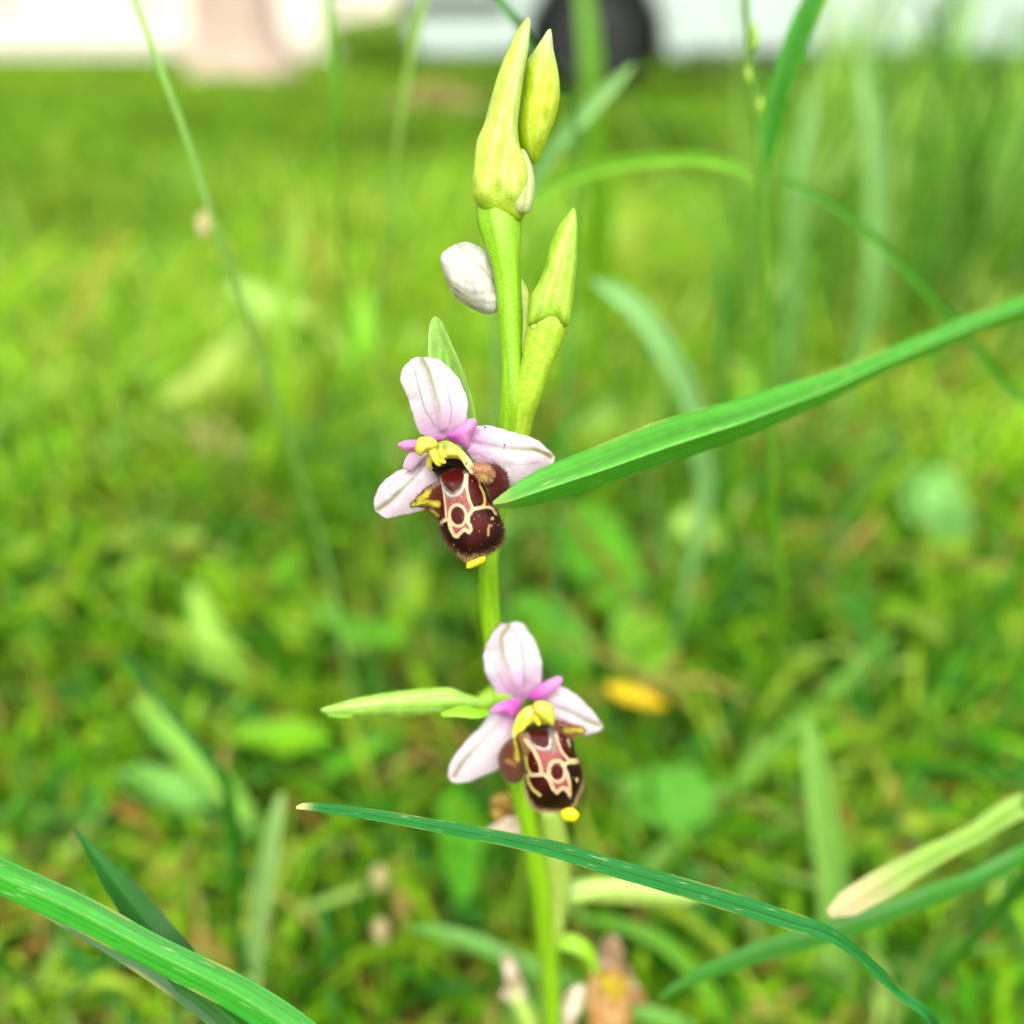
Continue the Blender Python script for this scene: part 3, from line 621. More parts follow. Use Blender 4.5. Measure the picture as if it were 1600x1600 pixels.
def oval(cx, cy, L, Wd, ang, n=14, lob=0):
    a = math.radians(ang); out = []
    for k in range(n):
        t = 2*math.pi*k/n; s = math.cos(t); u = math.sin(t)*(1-.25*s)*(1+(lob if k % 2 else -lob))
        x, y = L*s, Wd*u; out.append((cx+x*math.cos(a)-y*math.sin(a), cy+x*math.sin(a)+y*math.cos(a)))
    return out
LG = C(135, 205, 20, .6); LL = C(175, 222, 85, .62); LM = C(105, 190, 15, .58); LB = C(130, 205, 90, .64)
weed('leafy weed with bright ovate leaves under the keeled grass blade',
     [(oval(832, 835, 62, 40, 205), .24, (0, .8), LL, (790, 800, 885, 860)), (oval(945, 880, 105, 52, 60), .26, (0, -1), LM, (985, 975, 905, 800)),
      (oval(1085, 890, 108, 58, 95), .27, (.3, -1), LG, (1090, 995, 1080, 790)), (oval(860, 990, 80, 50, 30), .28, (0, -1.2), LM, (930, 1030, 800, 950))], (980, 1080, .30))
weed('weed with lobed soft green leaves beside the lower flower',
     [(oval(1040, 1245, 78, 50, 190, 16, .14), .24, (.3, -1), C(115, 200, 60, .62), (1110, 1270, 970, 1230)), (oval(1010, 1010, 70, 44, 60), .29, (0, -1), LG, (1045, 1070, 980, 950)),
      (oval(720, 1320, 90, 34, 85), .22, (0, -.8), C(100, 190, 30, .6), (722, 1400, 715, 1235))], (960, 1400, .26))
weed('weed with blurred pale leaves beyond the right end of the keeled blade',
     [(oval(1372, 740, 80, 46, 80), .30, (0, -1), LL, (1380, 815, 1362, 665)), (oval(1470, 800, 80, 46, 60), .31, (0, -1), LB, (1510, 865, 1430, 735)), (oval(1090, 830, 40, 34, 10), .30, (0, -1), LL, (1130, 835, 1055, 825))], (1330, 950, .34))
def lance(cx, cy, L, Wd, ang, bend=.15):
    a = math.radians(ang); out = []
    for sgn, ts in ((1, np.linspace(-1, 1, 8)), (-1, np.linspace(1, -1, 8)[1:-1])):
        for t in ts:
            x = L*t; y = sgn*Wd*(1-abs(t)**1.8)*(1+.25*math.sin(t*5+sgn))+bend*L*(t*t-.4)
            out.append((cx+x*math.cos(a)-y*math.sin(a), cy+x*math.sin(a)+y*math.cos(a)))
    return out
def lv(cx, cy, L, Wd, ang, col, d=.3):
    a = math.radians(ang); return (lance(cx, cy, L, Wd, ang, random.uniform(-.2, .2)), d, (0, -.8), col, (cx-L*math.cos(a)*.95, cy-L*math.sin(a)*.95, cx+L*math.cos(a)*.9, cy+L*math.sin(a)*.9))
weed('weed with pale leaves low behind the right sepal of the upper flower', [lv(915, 672, 62, 22, 150, LL), lv(730, 925, 75, 26, 160, LG), lv(1170, 620, 60, 24, -80, LG, .33)], (880, 850, .33))
weed('yellow-green weed with pointed leaves left of the upper flower', [lv(420, 470, 70, 24, 20, LL, .40), lv(320, 580, 85, 24, -40, C(175, 205, 70, .6), .38), lv(560, 520, 75, 26, -75, LG, .40), lv(520, 705, 85, 24, 5, C(150, 215, 50, .62), .36), lv(330, 680, 60, 22, 30, C(200, 195, 110, .55), .36)], (450, 760, .44))
weed('pale-leaved weed in the meadow left of the lower flower', [lv(340, 1000, 95, 32, 60, C(160, 215, 60, .62)), lv(250, 870, 80, 26, -30, LL), lv(450, 920, 85, 28, -80, LG), lv(560, 980, 80, 22, 20, LM), lv(640, 900, 60, 20, -50, LL)], (400, 1100, .31))
weed('soft green weed with flat leaves near the whitish grass leaf', [lv(270, 1230, 85, 28, 20, C(130, 200, 80, .6)), lv(440, 1150, 85, 26, 0, LG), lv(560, 1180, 65, 20, -30, LM)], (400, 1320, .25))
o = pillow('fallen_leaf', oval(995, 1088, 50, 13, 18), .26, None, M_DRY, leafpaint(C(240, 205, 40, .7), 950, 1072, 1040, 1102, 3), .3, .2, seg=30, rings=6, wr=.6)['ob']
tag(o, 'bright yellow dried leaf caught in the grass beside the lower flower', 'leaf')

# ------------------------------------------------------------------ the orchid
DY = np.array([-50, 30, 300, 600, 720, 870, 1000, 1150, 1300, 1400, 1600, 1750]); DV = np.array([.0995, .1005, .1035, .107, .1110, .1155, .1235, .1300, .138, .146, .169, .188])
SD = lambda y: float(np.interp(y, DY, DV))
base = P(866, 1600, .171)
OR = empty('bee_orchid', (float(base[0]), float(base[1]), 0))
tag(OR, 'bee orchid stem with two open pink flowers, green buds and withered blooms', 'orchid')
SG = C(150, 205, 30, .68); SGL = C(195, 225, 90, .75); SGP = C(220, 240, 140, .8)
def greenpaint(c, lite, seed, lines=7, streak=.14):
    def f(A, t):
        k = np.tile(c, (len(A), 1))
        k = mixc(k, lite, np.clip(.5+.5*np.cos(A*lines+2*vnoise(t*30+9, A*3+9, 1, seed)), 0, 1)*streak*2)
        return k*.86*(1+.20*(vnoise(A*5+30, t*40+30, 1, seed+1)-.5)*2)[:, None]
    return f
tube('stem', [(785, 300, SD(300)+.004, 60), (781, 318, SD(318)+.0028, 74), (780, 342, SD(342)+.0014, 71), (783, 368, SD(368)+.0004, 61), (788, 400, SD(400), 49), (793, 440, SD(440), 40), (797, 500, SD(500), 37), (800, 560, SD(560), 33), (803, 620, SD(620), 42), (800, 660, SD(660)+.0005, 44), (790, 720, SD(720)+.002, 38), (776, 790, SD(790)+.002, 33), (764, 870, SD(870), 30), (764, 930, SD(930), 30), (770, 1000, SD(1000), 31), (782, 1080, SD(1080)+.002, 32), (798, 1170, SD(1170)+.002, 33), (818, 1250, SD(1250), 34), (834, 1320, SD(1320), 33), (846, 1400, SD(1400), 31), (856, 1500, SD(1500), 30), (864, 1600, SD(1600), 29)],
     OR, M_GREEN, greenpaint(C(150, 215, 8, .74), C(195, 232, 60, .78), 3, 9), tail=[(float(base[0]), float(base[1])-.002, .035, .0043), (float(base[0]), float(base[1])-.003, -.01, .0045)], n=200, m=22, ridge=.035, kr=7, twist=5)
def budpaint(c, lite, lines, seed, yfade=None):
    """lengthwise veins as polylines"""
    def f(x, y):
        k = np.tile(c, (len(x), 1))*(1+.20*(vnoise(x+77, y*.22+77, 7, seed)-.5)*2)[:, None]
        for ln in lines: k = mixc(k, lite, np.exp(-(d_line(x, y, ln)/2.6)**2)*.5)
        if yfade: k = mixc(k, yfade[2], smooth(yfade[0], yfade[1], y))
        return k*.86
    return f
# second bract / bud at the top (behind, right)
pillow('bud', [(860, 45), (846, 62), (834, 80), (824, 95), (816, 140), (808, 190), (812, 225), (824, 250), (836, 256), (846, 240), (858, 210), (870, 178), (875, 145), (872, 110), (865, 78)], SD(150)+.0016, OR, M_GREEN,
       budpaint(C(205, 230, 40, .82), C(235, 246, 130, .88), [[(858, 55), (838, 120), (826, 190), (830, 245)], [(862, 60), (866, 140), (850, 215)], [(860, 55), (852, 130), (840, 215)]], 1, (120, 50, C(220, 240, 150, .8))), 3.0, 2.5, seg=80, rings=16, tilt=(0, .2), wr=.12, wrs=18)
# first big bud in its bract
pillow('bud', [(826, 27), (812, 42), (798, 68), (785, 98), (774, 130), (764, 165), (756, 195), (745, 220), (741, 255), (738, 298), (745, 318), (766, 337), (795, 348), (817, 342), (828, 300), (825, 262), (814, 235), (809, 200), (812, 165), (818, 120), (824, 85), (828, 50)], SD(200)-.0004, OR, M_GREEN,
       budpaint(C(212, 238, 90, .85), C(240, 250, 170, .9), [[(822, 40), (795, 130), (770, 230), (758, 300)], [(824, 40), (805, 140), (790, 240), (785, 310)], [(824, 45), (812, 150), (800, 240), (806, 310)]], 2, (285, 335, C(180, 214, 30, .78))), 3.6, 2.5, seg=110, rings=20, tilt=(0, .18), wr=.32, wrs=20, power=.38)
pillow('bud_petal', [(816, 232), (828, 250), (836, 280), (835, 310), (828, 331), (812, 334), (799, 322), (797, 290), (804, 255)], SD(290)-.0006, OR, M_SEPAL,
       budpaint(C(232, 240, 175, .74), C(175, 195, 60, .6), [[(816, 240), (824, 290), (816, 332)]], 3), 1.6, 1.4, seg=50, rings=12)
# white bud
pillow('flower_bud', [(688, 404), (700, 388), (724, 378), (745, 383), (764, 397), (775, 425), (782, 460), (782, 482), (768, 491), (752, 489), (733, 480), (712, 465), (698, 441)], SD(440)+.0022, OR, M_SEPAL,
       budpaint(C(248, 246, 234, .72), C(190, 195, 120, .5), [[(698, 436), (735, 458), (780, 456)], [(690, 410), (700, 440), (735, 476)], [(704, 446), (738, 470), (778, 474)], [(716, 382), (745, 410), (772, 440)], [(712, 462), (740, 480), (765, 486)]], 5), 3.2, 3.0, seg=80, rings=18, wr=.35, wrs=22)
pillow('bract', [(812, 436), (822, 446), (829, 465), (832, 495), (829, 530), (822, 560), (814, 590), (808, 560), (808, 500)], SD(500)+.0012, OR, M_GREEN,
       budpaint(C(175, 210, 50, .7), C(225, 240, 140, .8), [[(816, 445), (822, 500), (814, 580)], [(822, 450), (826, 500), (818, 560)]], 6), 1.0, .8, seg=50, rings=10)
# right bract on its ovary
tube('ovary', [(806, 690, SD(690)+.0005, 38), (814, 650, SD(650)-.0003, 40), (824, 618, SD(618)-.0008, 42), (838, 570, SD(570)-.001, 48), (850, 530, SD(530)-.0011, 58), (858, 500, SD(500)-.001, 64), (864, 470, SD(470)-.0005, 58), (868, 440, SD(440)+.0005, 40)], OR, M_GREEN,
     greenpaint(C(180, 222, 40, .78), C(215, 238, 100, .82), 5, 10), n=60, m=22, ridge=.03, kr=6, twist=2, flat=.8)
pillow('bract', [(897, 324), (884, 338), (868, 362), (857, 392), (848, 425), (838, 447), (829, 462), (825, 488), (826, 508), (845, 506), (868, 500), (884, 512), (893, 490), (898, 450), (902, 400), (902, 350)], SD(430)-.0012, OR, M_GREEN,
       budpaint(C(172, 218, 50, .78), C(212, 238, 115, .85), [[(895, 335), (868, 420), (845, 500)], [(897, 335), (880, 420), (862, 498)], [(899, 335), (893, 420), (880, 500)], [(893, 335), (855, 430), (833, 490)]], 7), 2.6, 1.5, seg=90, rings=16, wr=.15, wrs=14)
pillow('bract_fold', [(830, 506), (848, 498), (870, 495), (876, 500), (854, 509), (834, 515)], SD(500)-.0023, OR, M_GREEN, C(198, 226, 95, .78), .4, .5, seg=30, rings=6)
# bract behind the upper flower
pillow('bract', [(679, 494), (672, 505), (669, 530), (670, 560), (676, 590), (690, 630), (712, 668), (738, 680), (744, 660), (738, 625), (728, 592), (714, 556), (700, 524), (690, 502)], .1105, OR, M_GREEN,
       budpaint(C(150, 205, 75, .7), C(205, 232, 145, .78), [[(672, 510), (671, 560)], [(690, 508), (716, 566), (738, 640)]], 8), .4, .3, cup=-1.6, seg=70, rings=12)
ribbon('bract_fold', [(682, 505, .1098, 4), (684, 530, .1098, 11), (688, 555, .1098, 13), (696, 590, .1099, 13), (710, 640, .110, 10)], OR, M_GREEN, C(115, 190, 10, .62), fold=.3, n=20)

def sepalpaint(tip, base_, mid, sides, pinkr, seed, edge=None):
    """white to pink tissue with a green middle vein"""
    bx, by = base_
    def f(x, y):
        k = np.tile(C(250, 240, 244, .71), (len(x), 1))*(1+.05*(vnoise(x+40, y+40, 14, seed)-.5)*2)[:, None]
        k = mixc(k, C(236, 165, 226, .6), .85*smooth(pinkr, pinkr*.15, np.hypot(x-bx, y-by)))
        k = mixc(k, C(242, 210, 233, .66), .5*vnoise(x+10, y+10, 30, seed+3))
        k = k*(1+.06*np.sin(d_line(x, y, mid)*1.5+1.5*vnoise(x+7, y+7, 9, seed)))[:, None]*(1+.05*(vnoise(x+3, y+3, 2.2, seed+5)-.5))[:, None]
        for ln, wv, am, cc in sides: k = mixc(k, cc, np.exp(-(d_line(x, y, ln)/wv)**2)*am)
        dm = d_line(x, y, mid); tt = smooth(0, 1, np.clip(np.hypot(x-bx, y-by)/(math.hypot(tip[0]-bx, tip[1]-by)), 0, 1))
        k = mixc(k, C(160, 168, 25, .5), np.exp(-(dm/(1.3+2.4*tt))**2)*(.25+.6*tt))
        return k
    return f
VG = C(135, 120, 85, .40)
Z1 = lambda L: [(560+a/4.324, 530+b/4.324) for a, b in L]
Z2 = lambda L: [(620+a/6.665, 660+b/6.665) for a, b in L]
Z3 = lambda L: [(480+a/3.333, 950+b/3.333) for a, b in L]
Z4 = lambda L: [(740+a/6.667, 1060+b/6.667) for a, b in L]

# ---------------- upper flower
def grow(paths, k): return paths
D0 = .1060
FL = tube('flower', [(704, 702, D0+.0035, 8), (716, 702, D0+.004, 16), (748, 700, D0+.0045, 26), (780, 700, SD(700)+.002, 34), (792, 716, SD(716)+.002, 26)], OR, M_GREEN, greenpaint(C(160, 205, 40, .68), SGL, 6, 8), n=30, m=16, ridge=.04)
FL['label'] = 'upper open flower, sharp, touched by a grass blade'
mid = Z1([(430, 130), (470, 200), (500, 290), (540, 420), (570, 600)])
pillow('dorsal_sepal', Z1([(450, 118), (520, 130), (590, 170), (650, 230), (700, 310), (735, 400), (738, 500), (722, 565), (665, 620), (600, 660), (555, 685), (480, 670), (420, 640), (380, 560), (355, 470), (335, 400), (292, 310), (284, 240), (308, 180), (365, 135), (410, 118)]), D0+.0008, FL, M_SEPAL,
       sepalpaint(Z1([(430, 130)])[0], Z1([(580, 690)])[0], mid, [(Z1([(380, 210), (410, 340), (450, 480), (520, 590)]), 1.2, .5, VG), (Z1([(560, 220), (600, 340), (630, 470), (620, 570)]), 1.2, .5, VG), (Z1([(390, 180), (420, 400), (500, 560)]), 5, .18, C(225, 195, 215, .5)), (Z1([(640, 280), (680, 400), (670, 520)]), 5, .18, C(225, 195, 215, .5))], 75, 1), .14, .08, cup=.9, seg=130, rings=36, fine=True, tilt=(-.12, .12),
       extra=lambda x, y: -.55*np.exp(-(d_line(x, y, mid)/7)**2), wr=.15, wrs=26)
mid = Z1([(1300, 790), (1200, 745), (1100, 745), (980, 735), (860, 720), (770, 700)])
pillow('lateral_sepal', Z1([(790, 590), (870, 583), (960, 600), (1080, 630), (1180, 668), (1240, 706), (1300, 760), (1327, 800), (1312, 850), (1250, 902), (1150, 960), (1050, 992), (980, 990), (880, 900), (790, 830), (720, 740), (745, 650)]), D0+.0014, FL, M_SEPAL,
       sepalpaint(Z1([(1310, 790)])[0], Z1([(740, 720)])[0], mid, [(Z1([(820, 650), (960, 680), (1120, 690)]), 6, .25, C(225, 205, 190, .5)), (Z1([(830, 790), (950, 830), (1100, 850), (1220, 830)]), 1.2, .25, VG), (Z1([(1180, 745), (1250, 765), (1300, 800)]), 2, .8, C(140, 150, 30, .6))], 60, 2), .14, .08, cup=1.2, seg=130, rings=36, fine=True, tilt=(.15, .1),
       extra=lambda x, y: .28*np.exp(-(d_line(x, y, mid)/5)**2)-.2*np.sin(x*.07), wr=.15, wrs=16)
for (x, y, r) in ((758, 667.5, 1.7), (788.6, 695, 1.5), (788, 698, 1.1), (787.3, 701, .9)):
    pillow('speck', [(x-r, y), (x, y-r), (x+r, y), (x, y+r)], D0+.0009, FL, M_FUZZ, C(25, 15, 15, .6), .15, .1, seg=10, rings=3)
mid = Z1([(130, 1150), (220, 1090), (310, 1000), (400, 910), (470, 820)])
pillow('lateral_sepal', Z1([(480, 770), (400, 830), (330, 862), (250, 900), (180, 950), (122, 1030), (103, 1100), (122, 1170), (180, 1210), (260, 1200), (380, 1172), (470, 1140), (560, 1000), (560, 860)]), D0+.0014, FL, M_SEPAL,
       sepalpaint(Z1([(130, 1150)])[0], Z1([(520, 780)])[0], mid, [(Z1([(200, 1000), (300, 920), (420, 840)]), 1.3, .35, VG), (Z1([(290, 880), (340, 860), (420, 850)]), 2, .4, C(170, 160, 70, .6))], 40, 3), .14, .08, cup=1.0, seg=130, rings=34, fine=True, tilt=(-.15, .1),
       extra=lambda x, y: .3*np.exp(-(d_line(x, y, mid)/5)**2), wr=.15, wrs=16)
pillow('sepal_fold', Z1([(300, 860), (325, 790), (365, 755), (420, 755), (470, 775), (420, 830), (360, 885), (320, 880)]), D0+.0004, FL, M_SEPAL, C(238, 205, 228, .62), .4, .3, seg=40, rings=10)
def petalpaint(bx, by, r):
    def f(x, y):
        k = np.tile(C(238, 165, 224, .74), (len(x), 1)); k = mixc(k, C(224, 100, 204, .68), smooth(r, 0, np.hypot(x-bx, y-by)))
        return k*(1+.07*(vnoise(x+5, y+5, 4, 8)-.5)*2)[:, None]
    return f
p1 = pillow('petal', Z1([(598, 655), (650, 615), (700, 575), (740, 542), (780, 536), (802, 560), (790, 610), (762, 655), (745, 720), (722, 738), (680, 715), (630, 690)]), D0-.0004, FL, M_SEPAL, petalpaint(*Z1([(620, 670)])[0], 30), .5, .4, cup=.5, seg=60, rings=14, tilt=(0, .3))
p2 = pillow('petal', Z1([(266, 712), (300, 688), (350, 680), (410, 682), (450, 710), (410, 748), (340, 754), (290, 742)]), D0-.0004, FL, M_SEPAL, petalpaint(*Z1([(450, 710)])[0], 30), .5, .4, cup=.4, seg=60, rings=14)
pillow('petal_base', Z1([(505, 668), (530, 655), (555, 660), (560, 680), (530, 688), (508, 682)]), D0-.0006, FL, M_SEPAL, C(215, 90, 195, .75), .4, .3, seg=24, rings=6)

DARK = C(45, 6, 2, .27); RED = C(112, 14, 4, .5); CREAM = C(246, 212, 158, .5); PINK = C(186, 100, 94, .40); SILV = C(140, 134, 124, .5); OLIVE = C(60, 48, 10, .5); YG = C(205, 195, 50, .6); TAN = C(190, 150, 80, .5)
def lippaint(cfg, inv, seed):
    """colours of the lip from the traced figure; all widths in zoomed pixels"""
    def f(X, Y):
        x, y = inv(X, Y)
        k = np.tile(DARK, (len(x), 1))
        for (cx, cy, r, c, a) in cfg.get('glow', []): k = mixc(k, c, a*np.exp(-((x-cx)**2+(y-cy)**2)/(r*r)))
        for poly, c, soft in cfg.get('fields', []): k = mixc(k, np.asarray(c), smooth(soft, -soft, d_poly(x, y, poly)))
        nz = 5*(vnoise(x+60, y+60, 22, seed)-.5)
        for path, c, wv in cfg.get('lines', []): k = mixc(k, np.asarray(c), smooth(wv+5, wv-5, d_line(x, y, path)+nz))
        for poly, c, soft in cfg.get('cells', []): k = mixc(k, np.asarray(c), smooth(soft, -soft, d_poly(x, y, poly)+1.6*nz))
        for path, c, wv in cfg.get('marks', []): k = mixc(k, np.asarray(c), smooth(wv+6, wv-6, d_line(x, y, path)+nz))
        sp = vnoise(x+31, y+17, 7, seed+5)*vnoise(x+3, y+7, 5, seed+6)
        return k*(1+.2*(vnoise(x+9, y+9, 10, seed+2)-.5)*2)[:, None]
    return f
def ellipse(cx, cy, rx, ry, a=0, n=20):
    a = math.radians(a); return [(cx+rx*math.cos(t)*math.cos(a)-ry*math.sin(t)*math.sin(a), cy+rx*math.cos(t)*math.sin(a)+ry*math.sin(t)*math.cos(a)) for t in np.linspace(0, 2*math.pi, n, endpoint=False)]
LRED = C(92, 8, 2, .36)
cfgU = dict(
    glow=[(860, 1050, 130, C(120, 14, 4, .5), .5), (780, 1220, 100, C(85, 10, 4, .5), .5)],
    fields=[([(440, 600), (475, 740), (500, 1000), (545, 1020), (560, 1150), (640, 1180), (740, 1120), (760, 1000), (800, 880), (760, 780), (735, 560), (690, 520)], PINK, 8),
            ([(440, 590), (500, 740), (520, 800), (640, 770), (700, 700), (735, 560), (700, 480), (600, 470), (470, 520)], SILV, 22),
            ([(740, 430), (840, 470), (880, 560), (800, 560), (745, 540), (690, 430)], C(150, 105, 60, .5), 14),
            ([(330, 400), (700, 360), (700, 500), (600, 480), (450, 560), (380, 520)], C(42, 22, 6, .5), 10)],
    lines=[([(450, 640), (488, 740), (508, 880), (515, 990), (540, 1012)], CREAM, 8),
           ([(440, 1065), (490, 1018), (540, 1010), (552, 1090), (600, 1180), (628, 1190), (672, 1142), (712, 1110), (750, 1145), (772, 1120), (768, 1080), (742, 1040), (745, 970), (790, 905), (860, 890), (940, 872), (1000, 895), (1035, 950)], CREAM, 17),
           ([(455, 610), (500, 720), (560, 768), (620, 762), (672, 720), (705, 640), (715, 540)], C(225, 212, 190, .5), 10),
           ([(732, 540), (725, 680), (750, 800), (785, 880)], CREAM, 13), ([(855, 560), (868, 660), (908, 745), (920, 830), (895, 880)], C(225, 200, 100, .5), 13),
           (ellipse(635, 970, 88, 112, -8)+[ellipse(635, 970, 88, 112, -8)[0]], CREAM, 14), ([(720, 1000), (745, 960)], CREAM, 16), ([(545, 1040), (570, 1080)], CREAM, 14)],
    cells=[([(450, 560), (520, 515), (610, 480), (690, 492), (698, 560), (688, 620), (650, 690), (600, 728), (550, 712), (495, 640)], LRED, 8),
           ([(436, 735), (475, 735), (492, 890), (493, 985), (462, 1005), (436, 975)], LRED, 7),
           ([(750, 585), (800, 560), (845, 570), (855, 660), (890, 755), (898, 830), (845, 858), (795, 838), (765, 750)], LRED, 7),
           (ellipse(635, 970, 70, 95, -8), LRED, 7), ([(930, 800), (985, 850), (960, 868), (922, 868)], C(130, 40, 25, .5), 6)],
    marks=[([(968, 1072), (955, 1105), (952, 1175)], C(200, 165, 90, .5), 10), ([(995, 998), (1000, 1000)], C(220, 180, 130, .5), 13), ([(960, 1075), (985, 1075)], C(200, 165, 90, .5), 8),
           ([(720, 410), (722, 440)], C(110, 60, 20, .5), 8), ([(760, 450), (775, 490)], C(110, 60, 20, .5), 7)])
lipU = Z2([(345, 440), (420, 405), (520, 380), (640, 365), (720, 395), (800, 450), (860, 540), (920, 700), (985, 830), (1045, 920), (1092, 1030), (1117, 1130), (1105, 1225), (1035, 1310), (930, 1372), (830, 1410), (740, 1440), (690, 1405), (600, 1345), (515, 1250), (468, 1150), (444, 1060), (436, 960), (438, 820), (445, 700), (430, 600), (380, 510)])
invU = lambda X, Y: ((X-620)*6.665, (Y-660)*6.665)
lip = pillow('lip', lipU, D0-.0018, FL, M_LIP, lippaint(cfgU, invU, 2), 3.2, 2.2, seg=190, rings=70, center=(733, 795), tilt=(0, -.12), power=.55,
             extra=lambda x, y: 2.2*smooth(738, 715, y)+.9*smooth(755, 735, y))
TANH = C(205, 165, 95, .75); BRH = C(105, 42, 22, .7)
def lobepaint(ylines, inv, seed, c0=C(90, 32, 18, .5)):
    def f(X, Y):
        x, y = inv(X, Y); k = np.tile(c0, (len(x), 1))*(1+.4*(vnoise(x+4, y+4, 12, seed)-.5)*2)[:, None]
        for ln, wv, c in ylines: k = mixc(k, np.asarray(c), smooth(wv+26, wv-14, d_line(x, y, ln)+14*(vnoise(x+40, y+40, 16, seed+9)-.5)))
        return k
    return f
lobeL = pillow('side_lobe', Z2([(470, 615), (380, 640), (290, 690), (205, 780), (142, 850), (150, 885), (230, 880), (290, 892), (350, 945), (420, 1002), (470, 1000), (500, 800)]), D0-.0014, FL, M_FUZZ,
               lobepaint([([(165, 862), (240, 850), (330, 835), (440, 855)], 20, YG), ([(240, 800), (300, 760), (330, 715)], 22, YG), ([(430, 640), (330, 690)], 10, C(150, 100, 80, .7)), ([(440, 980), (360, 920)], 8, YG)], invU, 3), 1.6, 1.2, seg=80, rings=16, tilt=(-.2, 0))
lobeR = pillow('side_lobe', Z2([(850, 440), (960, 428), (1070, 455), (1140, 540), (1167, 640), (1155, 700), (1100, 760), (1040, 800), (980, 830), (930, 760), (880, 640), (840, 520)]), D0-.0006, FL, M_FUZZ,
               lobepaint([([(900, 620), (930, 700), (950, 780)], 14, C(165, 150, 60, .7))], invU, 4, C(86, 24, 18, .5)), 2.2, 1.5, seg=80, rings=18)
hornR = pillow('side_lobe_horn', Z2([(790, 460), (870, 438), (960, 462), (1012, 530), (1000, 585), (940, 618), (880, 605), (840, 550), (800, 510)]), D0-.0032, FL, M_FUZZ,
               lobepaint([([(860, 570), (920, 585)], 26, YG), ([(820, 480), (930, 480)], 26, C(180, 125, 85, .72))], invU, 5, C(160, 110, 70, .55)), 1.2, 1.0, seg=50, rings=12)
app = pillow('lip_appendage', Z2([(735, 1440), (790, 1415), (860, 1395), (920, 1378), (932, 1410), (910, 1455), (850, 1490), (790, 1515), (735, 1525), (722, 1500)]), D0-.0028, FL, M_YEL, C(238, 220, 20, .8), .8, .8, seg=50, rings=10)
hairs('lip_hair', [(lip, lambda x, y, s: smooth(.80, .97, s)*smooth(760, 800, y), 1800, lambda x, y: np.tile(C(95, 50, 25, .55), (len(x), 1))),
                   (lobeR, lambda x, y, s: np.ones_like(x), 2600, lambda x, y: np.tile(C(120, 42, 30, .6), (len(x), 1))),
                   (lobeL, lambda x, y, s: .3+s**3, 1500, lambda x, y: np.tile(C(130, 75, 40, .6), (len(x), 1))),
                   (hornR, lambda x, y, s: .4+s**2, 700, lambda x, y: np.tile(C(200, 150, 110, .78), (len(x), 1))),
                   (lip, lambda x, y, s: smooth(.90, .99, s)*smooth(815, 860, y), 800, lambda x, y: np.tile(C(120, 75, 40, .6), (len(x), 1))),
                   (lip, lambda x, y, s: smooth(.55, .8, s)*smooth(860, 874, y), 520, lambda x, y: np.tile(C(205, 170, 100, .65), (len(x), 1)))], FL)
def grains(name, data, parent, n, inset, r=.05):
    V = []; F = []; ok = np.where(data['front'] & (data['s'] < inset))[0]
    for i in rng.choice(ok, n):
        p = data['V'][i]; q = (p-CO)/np.linalg.norm(p-CO); b = len(V); rr = r/1000*rng.uniform(.5, 1.2); p = p-q*rr*.6
        V += [p+np.array(v)*rr for v in ((1, 0, 0), (-1, 0, 0), (0, 1, 0), (0, -1, 0), (0, 0, 1), (0, 0, -1))]
        F += [(b+a, b+c, b+d) for a, c, d in ((0, 2, 4), (2, 1, 4), (1, 3, 4), (3, 0, 4), (2, 0, 5), (1, 2, 5), (3, 1, 5), (0, 3, 5))]
    o = link(name, mesh(name, np.array(V), F, np.tile(C(250, 240, 215, .85), (len(V), 1))), M_SEPAL, parent); o['kind'] = 'stuff'
grains('pollen_grains', lip, FL, 55, .93, .06)
def colpaint(X, Y):
    k = np.tile(C(228, 220, 80, .72), (len(X), 1)); return mixc(k, C(185, 200, 50, .72), vnoise(X+3, Y+3, 7, 4)*.6)
pillow('stigma_cavity', Z2([(345, 450), (400, 385), (500, 335), (610, 325), (700, 380), (740, 450), (690, 500), (560, 500), (430, 530), (370, 500)]), D0-.0004, FL, M_LIP, C(48, 30, 6, .4), .4, .8, cup=-1.5, seg=40, rings=10)
# collar of the column round the mouth
def zt(L, d): return [(620+a/6.665, 660+b/6.665, d+dd/1000, wv/6.665) for a, b, dd, wv in L]
def collarpaint(X, Y):
    x, y = invU(X, Y); k = np.tile(C(230, 218, 80, .72), (len(x), 1))
    k = mixc(k, C(240, 224, 165, .7), smooth(640, 780, x)); k = mixc(k, C(160, 178, 70, .55), .9*smooth(75, 30, np.hypot((x-495)*.8, y-235)))
    k = mixc(k, C(236, 212, 30, .7), smooth(26, 8, d_line(x, y, [(430, 400), (540, 378), (640, 385), (690, 440)])))
    for cx, cy, rx, ry in ((722, 428, 11, 22), (768, 470, 10, 26), (745, 505, 9, 12)): k = mixc(k, C(110, 60, 15, .5), smooth(1.3, .7, np.hypot((x-cx)/rx, (y-cy)/ry)))
    return k*(1+.18*(vnoise(x+5, y+5, 26, 8)-.5)*2)[:, None]
pillow('column', Z2([(385, 320), (420, 225), (500, 188), (585, 215), (685, 290), (765, 385), (818, 480), (812, 550), (765, 535), (712, 455), (650, 388), (540, 378), (440, 402)]), D0-.0026, FL, M_YEL, collarpaint, 1.1, 1.5, center=Z2([(610, 300)])[0], seg=80, rings=16, wr=.25, wrs=8)
tube('column_edge', zt([(420, 300, -.6, 90), (365, 350, -.6, 85), (338, 410, -.3, 70), (345, 465, .2, 52), (385, 510, 1., 30)], D0-.0022), FL, M_YEL, C(232, 220, 90, .72), n=30, m=16, flat=.8, ridge=.06, kr=3, twist=4)
